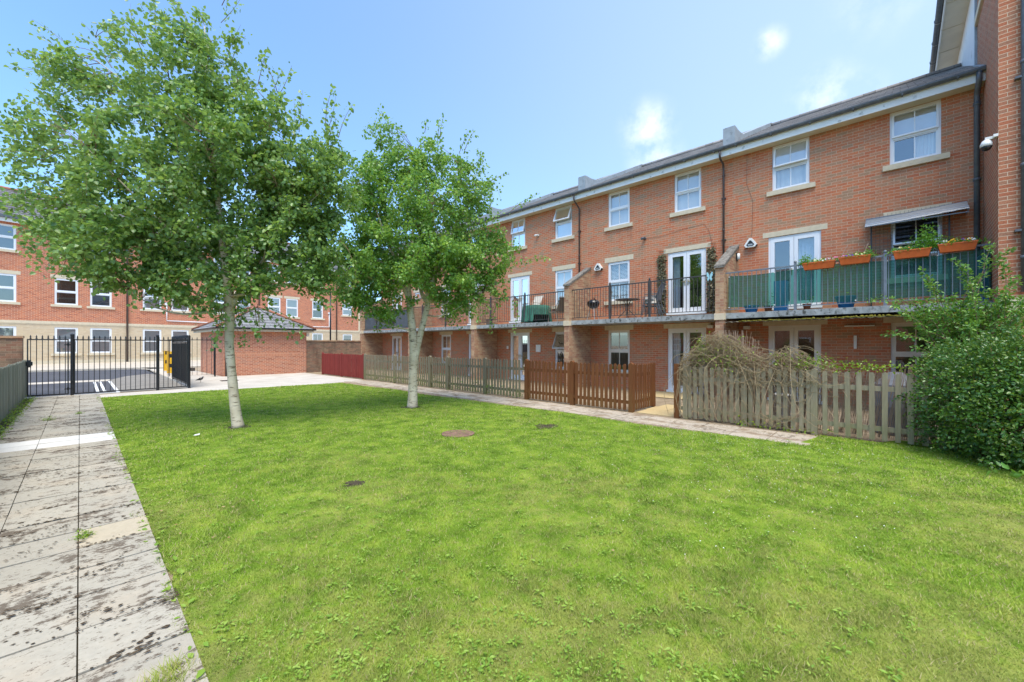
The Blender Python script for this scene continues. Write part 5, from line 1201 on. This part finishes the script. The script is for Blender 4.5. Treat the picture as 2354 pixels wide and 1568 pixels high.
def planter(y0, y1, z, label, flowers, foliage, tilt=0.):
    c = (12.60, (y0 + y1) / 2, z); root = thing('flower_box', label, 'flower box', c, group='orange flower boxes on the front railing')
    mb = MB(); n = 5; L = y1 - y0; dz = lambda y: tilt * (y - y0)
    def ring(z_, ins, xin): return [(12.50 + xin, y0 + ins), (12.70 - xin, y0 + ins), (12.70 - xin, y1 - ins), (12.50 + xin, y1 - ins)]
    b, t, t2 = ring(0, .035, .03), ring(.15, 0, 0), ring(.17, -.008, -.008)
    hh = .15
    vs = [(x, y, z + dz(y)) for x, y in b] + [(x, y, z + hh + dz(y)) for x, y in t]
    mb.add(vs, [(0, 1, 2, 3)] + [(i, (i + 1) % 4, 4 + (i + 1) % 4, 4 + i) for i in range(4)])
    vs = [(x, y, z + hh + dz(y)) for x, y in t2] + [(x, y, z + hh + .025 + dz(y)) for x, y in t2]; mb.add(vs, [(i, (i + 1) % 4, 4 + (i + 1) % 4, 4 + i) for i in range(4)])
    k = int(L / .11)
    for i in range(1, k):
        y = y0 + L * i / k; mb.prism([(12.50 + .028, y - .010, z + .01 + dz(y)), (12.50 + .028, y + .010, z + .01 + dz(y)), (12.495, y + .013, z + hh + dz(y)), (12.495, y - .013, z + hh + dz(y))], (.012, 0, 0))
    mb.build('trough', M['orange'], root)
    mb = MB(); mb.quad((12.505, y0, z + .135 + dz(y0)), (12.695, y0, z + .135 + dz(y0)), (12.695, y1, z + .135 + dz(y1)), (12.505, y1, z + .135 + dz(y1))); mb.build('soil', M['soil'], root)
    P = []
    for (fy, sp, hgt, m) in foliage:
        for _ in range(int(m * 2.2)): yy = rnd.gauss(fy, sp); P.append((12.6 + rnd.gauss(0, .06), yy, z + .14 + dz(yy) + abs(rnd.gauss(0, hgt)) * (1 - .5 * abs(yy - fy) / (3 * sp))))
    V, F = leaf_array(np.array(P), .06, bias=.1, droop=-.4, width=.32); fastmesh('foliage', V, F, M['leaf_planter'], root)
    for mat in sorted({f[1] for f in flowers}):
        mb = MB()
        for fy, m_, cnt in flowers:
            if m_ != mat: continue
            for _ in range(cnt):
                p = Vector((12.58 + rnd.gauss(0, .05), rnd.gauss(fy, .05), z + .19 + rnd.uniform(0, .06))); p.z += dz(p.y); r = rnd.uniform(.014, .024); nrm = Vector((-1, rnd.uniform(-.6, .6), rnd.uniform(0, 1))).normalized(); u = nrm.orthogonal().normalized(); w = nrm.cross(u)
                pts = [p + (u * math.cos(a) + w * math.sin(a)) * r * (1 if q % 2 else .6) for q, a in enumerate([2 * PI * q / 10 for q in range(10)])]; mb.add([p - nrm * -.006] + pts, [(0, 1 + q, 1 + (q + 1) % 10) for q in range(10)])
        mb.build('flowers', M['petal_' + mat], root)
planter(1.12, 1.77, 3.50, 'orange flower box with feathery green plant and pale flowers above the lightest netting', [(1.5, 'pale', 14), (1.3, 'white', 6), (1.2, 'pink', 10)], [(1.72, .07, .11, 160), (1.4, .15, .05, 120)])
planter(.47, 1.05, 3.535, 'orange flower box with purple flowers and two bent canes', [(.85, 'purple', 16), (.65, 'pale', 12), (.95, 'pink', 3)], [(.75, .16, .05, 170), (.5, .05, .08, 50)])
planter(-.50, .10, 3.54, 'orange flower box with a tall bushy green plant at one end', [(-.1, 'orange_f', 9), (.0, 'pale', 6)], [(-.45, .12, .23, 520), (-.1, .16, .06, 150)])
planter(-1.16, -.60, 3.575, 'orange flower box with yellow and white flowers nearest the tall building', [(-.68, 'white', 16), (-.82, 'yellow_f', 18), (-.95, 'purple', 8), (-1.08, 'white', 10), (-1.0, 'yellow_f', 6)], [(-.9, .18, .05, 160)])
for y, l, q in ((1.04, .14, 'taller bent cane standing in the flower box with purple flowers'), (.62, .1, 'shorter bent cane at the leafy end of the flower box with purple flowers')):
    mb = MB(); mb.tube(curve_pts((12.62, y, 3.6), (12.66, y - l, 4.0), .12, 8, 0), .006, 5); tag(mb.build('bent_cane', M['reed']), q, 'plant cane')
def awning():
    root = thing('window_canopy', 'grey corrugated plastic canopy over the open balcony window', 'canopy', (13.9, -.25, 4.8)); mb = MB(); n = 44; y0, y1 = -1.12, .62
    for (ya, yb, dz) in ((-.45, .62, 0), (-.92, -.2, .012), (-1.12, -.7, .024)):
        m = 28; vs = []
        for q in range(m + 1):
            t = q / m; x = 13.40 + .49 * t; z = 4.60 + .28 * t + .022 * math.sin(q * PI / 2.8) + dz
            vs += [(x, ya, z - .05 * (ya - y0) / 1.74), (x, yb, z - .05 * (yb - y0) / 1.74)]
        mb.add(vs, [])
        b0 = len(mb.v) - 2 * (m + 1)
        for q in range(m): mb.mi = (q // 3) % 2; mb.f.append(tuple(b0 + w for w in (2 * q, 2 * q + 1, 2 * q + 3, 2 * q + 2))); mb.m.append(mb.mi); mb.sm.append(False)
    mb.build('sheet', [M['clear_sheet'], M['dark_sheet']], root)
    mb = MB(); mb.box(13.405, 13.43, y0, y1, 4.54, 4.56); mb.box(13.62, 13.64, y0, y1, 4.66, 4.70); mb.box(13.87, 13.93, y0, y1, 4.80, 4.85)
    mb.box(13.4, 13.9, y0, y0 + .02, 4.6, 4.62); mb.build('frame', M['metal_grey'], root)
    for y in (.5, -.86):
        mb = MB(); mb.box(13.84, 13.87, y, y + .03, FZ, 4.75); mb.build('post', M['metal_dark'], root)
    mb = MB()
    for k in range(19): y = -.84 + 1.34 * k / 18; mb.box(13.86, 13.865, y, y + .005, 3.3, 4.9)
    for k in range(20): z = 3.3 + .08 * k; mb.box(13.865, 13.87, -.84, .5, z, z + .005)
    mb.build('wire_mesh', M['metal_dark'], root)
awning()
def moss_canopy():
    root = thing('corrugated_canopy', 'corrugated sheet canopy edged with yellow green moss under the front balcony', 'canopy', (12.6, 1.2, 2.27)); mb = MB(); n = 150; y0, y1 = -1.25, 3.56; vs = []
    for k in range(n + 1):
        y = y0 + (y1 - y0) * k / n
        for x, z in ((12.40, 2.255), (13.9, 2.33)): vs += [(x, y, z + .012 * math.sin(k * PI / 2.5)), (x, y, z - .008 + .012 * math.sin(k * PI / 2.5))]
    fs = []
    for k in range(n): a = k * 4; b = a + 4; fs += [(a, b, b + 2, a + 2), (a + 1, a + 3, b + 3, b + 1), (a, a + 1, b + 1, b)]
    mb.add(vs, fs); mb.build('sheet', M['cor_sheet'], root)
    mb = MB(); mb.smooth = True; y = y0
    while y < 3.2:
        w = rnd.uniform(.03, .12); h = rnd.uniform(.006, .02) * (1.5 if y < 1.8 else .9)
        mb.lathe((12.41 + rnd.uniform(-.01, .05), y, 2.262), [(w * .5, 0), (w * .45, h), (w * .25, h * 1.6), (.002, h * 1.8)], 8); y += rnd.uniform(.03, .09)
    mb.smooth = False; mb.box(12.405, 12.44, y0, 3.2, 2.25, 2.272); mb.build('moss', M['moss'], root)
moss_canopy()
def trellis(y0, y1, label):
    root = thing('leaf_panel', label, 'leaf panel', (13.9, (y0 + y1) / 2, FZ), group='artificial leaf panels'); mb = MB()
    for k in range(5): y = y0 + (y1 - y0) * k / 4; mb.box(13.915, 13.925, y - .008, y + .008, FZ + .15, 4.72)
    for k in range(14): z = FZ + .2 + k * .165; mb.box(13.905, 13.915, y0, y1, z, z + .016)
    mb.build('lattice', M['branch'], root); P = [(13.88 + rnd.uniform(-.05, .03), rnd.uniform(y0, y1), rnd.uniform(FZ + .15, 4.74)) for _ in range(620)]
    V, F = leaf_array(np.array(P), .075, normal_bias=(-1, 0, .2), bias=.6, droop=.5, width=.75); fastmesh('leaves', V, F, M['leaf_dead'], root)
trellis(5.86, 6.12, 'tall leafy panel between the slatted blind window and the white balcony doors'); trellis(4.24, 4.48, 'tall leafy panel between the white balcony doors and the brick pier')
def butterfly():
    root = thing('wall_ornament', 'pale blue butterfly ornament on the front of the brick pier', 'ornament', (12.44, 3.95, 3.58)); x = 12.43
    for s, nm in ((1, 'wing'), (-1, 'wing')):
        mb = MB(); pl = [(0, .02), (.05, .13), (.085, .12), (.08, .02), (.05, -.02), (.07, -.09), (.04, -.13), (0, -.05)]
        mb.prism([(x, 3.95 + s * a, 3.58 + b) for a, b in pl], (-.008, 0, 0)); mb.build(nm, M['cyan_glass'], root)
    mb = MB(); mb.tube([(x - .006, 3.95, 3.5), (x - .006, 3.95, 3.7)], [.006, .008], 6); mb.build('body', M['gutter'], root)
butterfly()
def kettle_bbq():
    x, y = 13.15, 8.27; root = thing('kettle_barbecue', 'black kettle barbecue on three splayed metal legs on the balcony', 'barbecue', (x, y, FZ))
    mb = MB(); mb.smooth = True; mb.lathe((x, y, FZ + .44), [(.04, 0), (.13, .03), (.2, .1), (.225, .2), (.23, .215)], 20); mb.build('bowl', M['black'], root)
    mb = MB(); mb.smooth = True; mb.lathe((x, y, FZ + .66), [(.232, 0), (.225, .02), (.19, .08), (.11, .125), (.03, .14)], 20); lid = mb.build('lid', M['black'], root)
    mb = MB(); mb.tube([(x, y - .05, FZ + .80), (x, y - .04, FZ + .84), (x, y + .04, FZ + .84), (x, y + .05, FZ + .80)], .012, 6); mb.build('handle', M['plastic_black'], lid)
    for a in (100, 220, 340):
        c, s = math.cos(R(a)), math.sin(R(a)); mb = MB(); mb.tube([(x + .12 * c, y + .12 * s, FZ + .50), (x + .27 * c, y + .27 * s, FZ)], .013, 6); mb.build('leg', M['white_metal'], root)
    mb = MB(); mb.tube([(x, y + .23, FZ + .62), (x, y + .29, FZ + .60)], .015, 6); mb.build('side_handle', M['plastic_black'], root)
kettle_bbq()
def bistro_table():
    x, y = 13.25, 6.95; root = thing('bistro_table', 'round dark metal table with splayed legs in front of the slatted blind window', 'table', (x, y, FZ))
    mb = MB(); mb.smooth = True; mb.lathe((x, y, FZ + .68), [(.42, 0), (.43, .01), (.42, .025), (.02, .025)], 26); mb.build('table_top', M['metal_dark'], root)
    for k in range(4):
        a = 2 * PI * k / 4 + .4; c, s = math.cos(a), math.sin(a); mb = MB(); mb.tube([(x + .12 * c, y + .12 * s, FZ + .67), (x + .05 * c, y + .05 * s, FZ + .5), (x + .06 * c, y + .06 * s, FZ + .32), (x + .36 * c, y + .36 * s, FZ)], .012, 6); mb.build('leg', M['metal_dark'], root)
    mb = MB(); n = 12
    for z in (.5, .33): mb.tube([(x + .06 * math.cos(2 * PI * k / n), y + .06 * math.sin(2 * PI * k / n), FZ + z) for k in range(n + 1)], .008, 5)
    mb.build('collar', M['metal_dark'], root)
bistro_table()
def sling_chair(x, y, rz, label, frame, sling, lean=.22, name='garden_chair', group=None, off=0.):
    root = thing(name, label, 'chair', (x, y, FZ + off), group=group); ca, sa = math.cos(rz), math.sin(rz)
    L = lambda p: (x + p[0] * ca - p[1] * sa, y + p[0] * sa + p[1] * ca, FZ + off + p[2])
    for s in (-.24, .24):
        mb = MB(); mb.tube([L((.26, s, 0)), L((.22, s, .42)), L((.22, s, .62)), L((-.18, s, .62))], .013, 6); mb.tube([L((-.30, s, 0)), L((-.18, s, .42)), L((-.20, s, .62)), L((-.22 - lean, s, .98))], .013, 6); mb.tube([L((.22, s, .42)), L((-.2, s, .40))], .013, 6); mb.build('side_frame', M[frame], root)
    mb = MB(); mb.tube([L((-.22 - lean, -.24, .98)), L((-.22 - lean, .24, .98))], .013, 6); mb.tube([L((.22, -.24, .42)), L((.22, .24, .42))], .013, 6); mb.build('cross_bar', M[frame], root)
    mb = MB(); mb.prism([L((.22, -.22, .42)), L((.22, .22, .42)), L((-.19, .22, .405)), L((-.19, -.22, .405))], (0, 0, .012)); mb.build('seat', M[sling], root)
    mb = MB(); mb.prism([L((-.19, -.22, .43)), L((-.19, .22, .43)), L((-.21 - lean, .22, .96)), L((-.21 - lean, -.22, .96))], Vector((.012 * ca, .012 * sa, 0))); mb.build('backrest', M[sling], root)
    return root
for k in range(3): sling_chair(13.3, 6.12 - k * .05, R(100), ['grey stacking chair at the bottom of the stack of three', 'grey stacking chair in the middle of the stack of three', 'grey stacking chair on top of the stack of three beside the leafy panel'][k], 'gutter', 'grey_sling', group='stacked grey balcony chairs', off=.09 * k - .0, lean=.12)
mb = MB(); mb.prism([(13.05, 5.82, 3.0), (13.05, 6.2, 3.0), (13.12, 6.22, 3.25), (13.12, 5.86, 3.25)], (.03, 0, 0)); tag(mb.build('seat_cushion', M['cream_cloth']), 'pale cushion leaning on the stacked grey chairs', 'cushion')
def covered_table():
    x, y = 13.2, 11.1; root = thing('covered_table', 'round table under a draped green cover on the balcony', 'table', (x, y, FZ)); mb = MB(); mb.smooth = True; n = 60; vs = []; prof = [(.02, .74), (.48, .74), (.53, .72), (.545, .55), (.56, .3), (.57, .06)]
    for i, (r, z) in enumerate(prof):
        for j in range(n):
            a = 2 * PI * j / n; f = 0 if i < 3 else .035 * (i - 2) / 3 * math.sin(a * 13) + .02 * math.sin(a * 7 + 1); zz = z + (.28 if i == 5 and 3.6 < a < 4.9 else 0) + (.12 if i == 4 and 3.6 < a < 4.9 else 0); vs.append((x + (r + f) * math.cos(a), y + (r + f) * 1.15 * math.sin(a), FZ + zz))
    fs = [(i * n + j, i * n + (j + 1) % n, (i + 1) * n + (j + 1) % n, (i + 1) * n + j) for i in range(len(prof) - 1) for j in range(n)] + [tuple(range(n))]
    mb.add(vs, fs); mb.build('cover', M['green_cloth'], root)
    mb = MB(); mb.lathe((x, y, FZ), [(.25, 0), (.25, .03), (.04, .05), (.04, .72)], 12); mb.build('leg', M['metal_dark'], root)
covered_table()
sling_chair(13.3, 11.35, R(180), 'cream folding chair leaning behind the green covered table', 'tan_frame', 'cream_cloth', lean=.2, off=.25)
sling_chair(13.2, 10.0, R(80), 'tan metal chair between the green covered table and the brick pier', 'tan_frame', 'tan_frame')
def crate(x, y, label):
    root = thing('slatted_crate', label, 'crate', (x, y, FZ)); mb = MB()
    for k in range(6): mb.box(x - .2, x - .185, y - .18 + k * .07, y - .15 + k * .07, FZ + .06, FZ + .26)
    mb.box(x - .2, x + .15, y - .2, y + .2, FZ + .02, FZ + .06); mb.box(x - .205, x + .15, y - .2, y + .2, FZ + .25, FZ + .27); mb.build('slats', M['metal_dark'], root)
crate(13.0, 13.55, 'dark slatted crate on the floor of the balcony with the green covered table')
def pot(x, y, r, h, label, mat, leaf=True):
    root = thing('plant_pot', label, 'plant pot', (x, y, FZ)); mb = MB(); mb.smooth = True; mb.lathe((x, y, FZ), [(r * .7, 0), (r, h * .85), (r * 1.1, h * .85), (r * 1.1, h), (r * .95, h), (r * .9, h * .9)], 14); mb.build('pot', M[mat], root)
    if leaf: P = [(x + rnd.gauss(0, r), y + rnd.gauss(0, r), FZ + h + abs(rnd.gauss(0, h * 1.1))) for _ in range(60)]; V, F = leaf_array(np.array(P), .07, bias=.2, droop=0, width=.25); fastmesh('leaves', V, F, M['leaf_planter'], root)
pot(12.85, 1.72, .09, .16, 'terracotta pot with a spiky plant behind the netting', 'red_pot'); pot(12.95, 2.6, .1, .18, 'terracotta pot near the pier behind the netting', 'red_pot'); pot(12.95, .95, .2, .3, 'blue tub behind the netting', 'blue_plastic')
pot(12.9, 3.0, .18, .2, 'dark blue bowl behind the netting at the pier', 'blue_plastic', False)
mb = MB(); mb.box(13.1, 13.35, 2.2, 2.5, FZ, FZ + .85); o = tag(mb.build('storage_box', M['blue_plastic']), 'blue plastic storage box behind the netting in front of the doors', 'box')
mb = MB(); mb.box(12.75, 13.05, -1.33, -1.2, FZ + .0, FZ + .9); mb.box(12.73, 13.07, -1.34, -1.19, FZ + .9, FZ + .94); tag(mb.build('storage_box', M['blue_plastic']), 'blue plastic box at the railing end by the tall building', 'box')
def thin_line(name, pts, label, cat, r=.0035, mat='cable'):
    mb = MB(); mb.tube(pts, r, 5); tag(mb.build(name, M[mat]), label, cat)
thin_line('cable', [(13.9, 3.35, 7.4), (13.925, 3.36, 6.5), (13.925, 3.2, 5.95), (13.925, 3.22, 5.0), (13.925, 3.25, 4.8)], 'thin dark cable running from the eaves down to the alarm box', 'cable')
thin_line('cable', [(13.93, 6.6, 5.42), (13.93, 6.0, 5.40), (13.93, 5.3, 5.5), (13.93, 4.6, 5.55), (13.93, 4.45, 5.3), (13.93, 4.36, 4.9)], 'thin cable sagging from the floodlight camera towards the pier', 'cable', .003)
mb = MB(); mb.box(13.87, 13.937, .80, .86, 1.52, 1.86); tag(mb.build('wall_plaque', M['plastic_white']), 'narrow white fitting on the shaded ground floor wall between door and window', 'wall fitting')
mb = MB(); mb.box(13.86, 13.937, .45, 1.05, 2.10, 2.125); tag(mb.build('wall_shelf', M['plastic_white']), 'thin white shelf high on the shaded ground floor wall', 'shelf')
mb = MB(); mb.box(13.90, 13.937, 11.45, 11.7, 1.3, 1.62); mb.box(13.895, 13.9, 11.5, 11.65, 1.36, 1.56); tag(mb.build('wall_notice', M['plastic_white']), 'white meter box beside the ground floor french doors', 'meter box')
mb = MB(); mb.box(13.91, 13.937, 13.42, 13.52, 1.42, 1.56); tag(mb.build('vent_cover', M['plastic_white']), 'small white vent on the wall beyond the ground floor french doors', 'vent')
for y, z, l in ((4.38, 2.2, 'small white bulkhead light over the ground floor doors beside the pier'), (3.35, 2.14, 'small white floodlight under the front balcony by the pier')):
    mb = MB(); mb.box(13.82, 13.937, y - .08, y + .08, z - .05, z + .05); tag(mb.build('bulkhead_light', M['plastic_white']), l, 'lamp')
mb = MB()
for y, z in ((2.9, .25), (1.7, .35), (.1, .45)):
    mb.box(10.2, 10.7, y - .2, y + .2, 0, z)
mb = MB(); mb.lathe((10.3, .05, 0), [(.3, 0), (.34, .5), (.3, .9), (.1, 1.12)], 12); tag(mb.build('garden_sack', M['grey_sling']), 'grey plastic covered heap behind the picket fence near the hedge', 'sack')
mb = MB(); mb.box(9.6, 9.9, 1.55, 1.9, 0, .62); tag(mb.build('storage_box', M['plastic_white']), 'white box behind the overgrown picket fence', 'box')
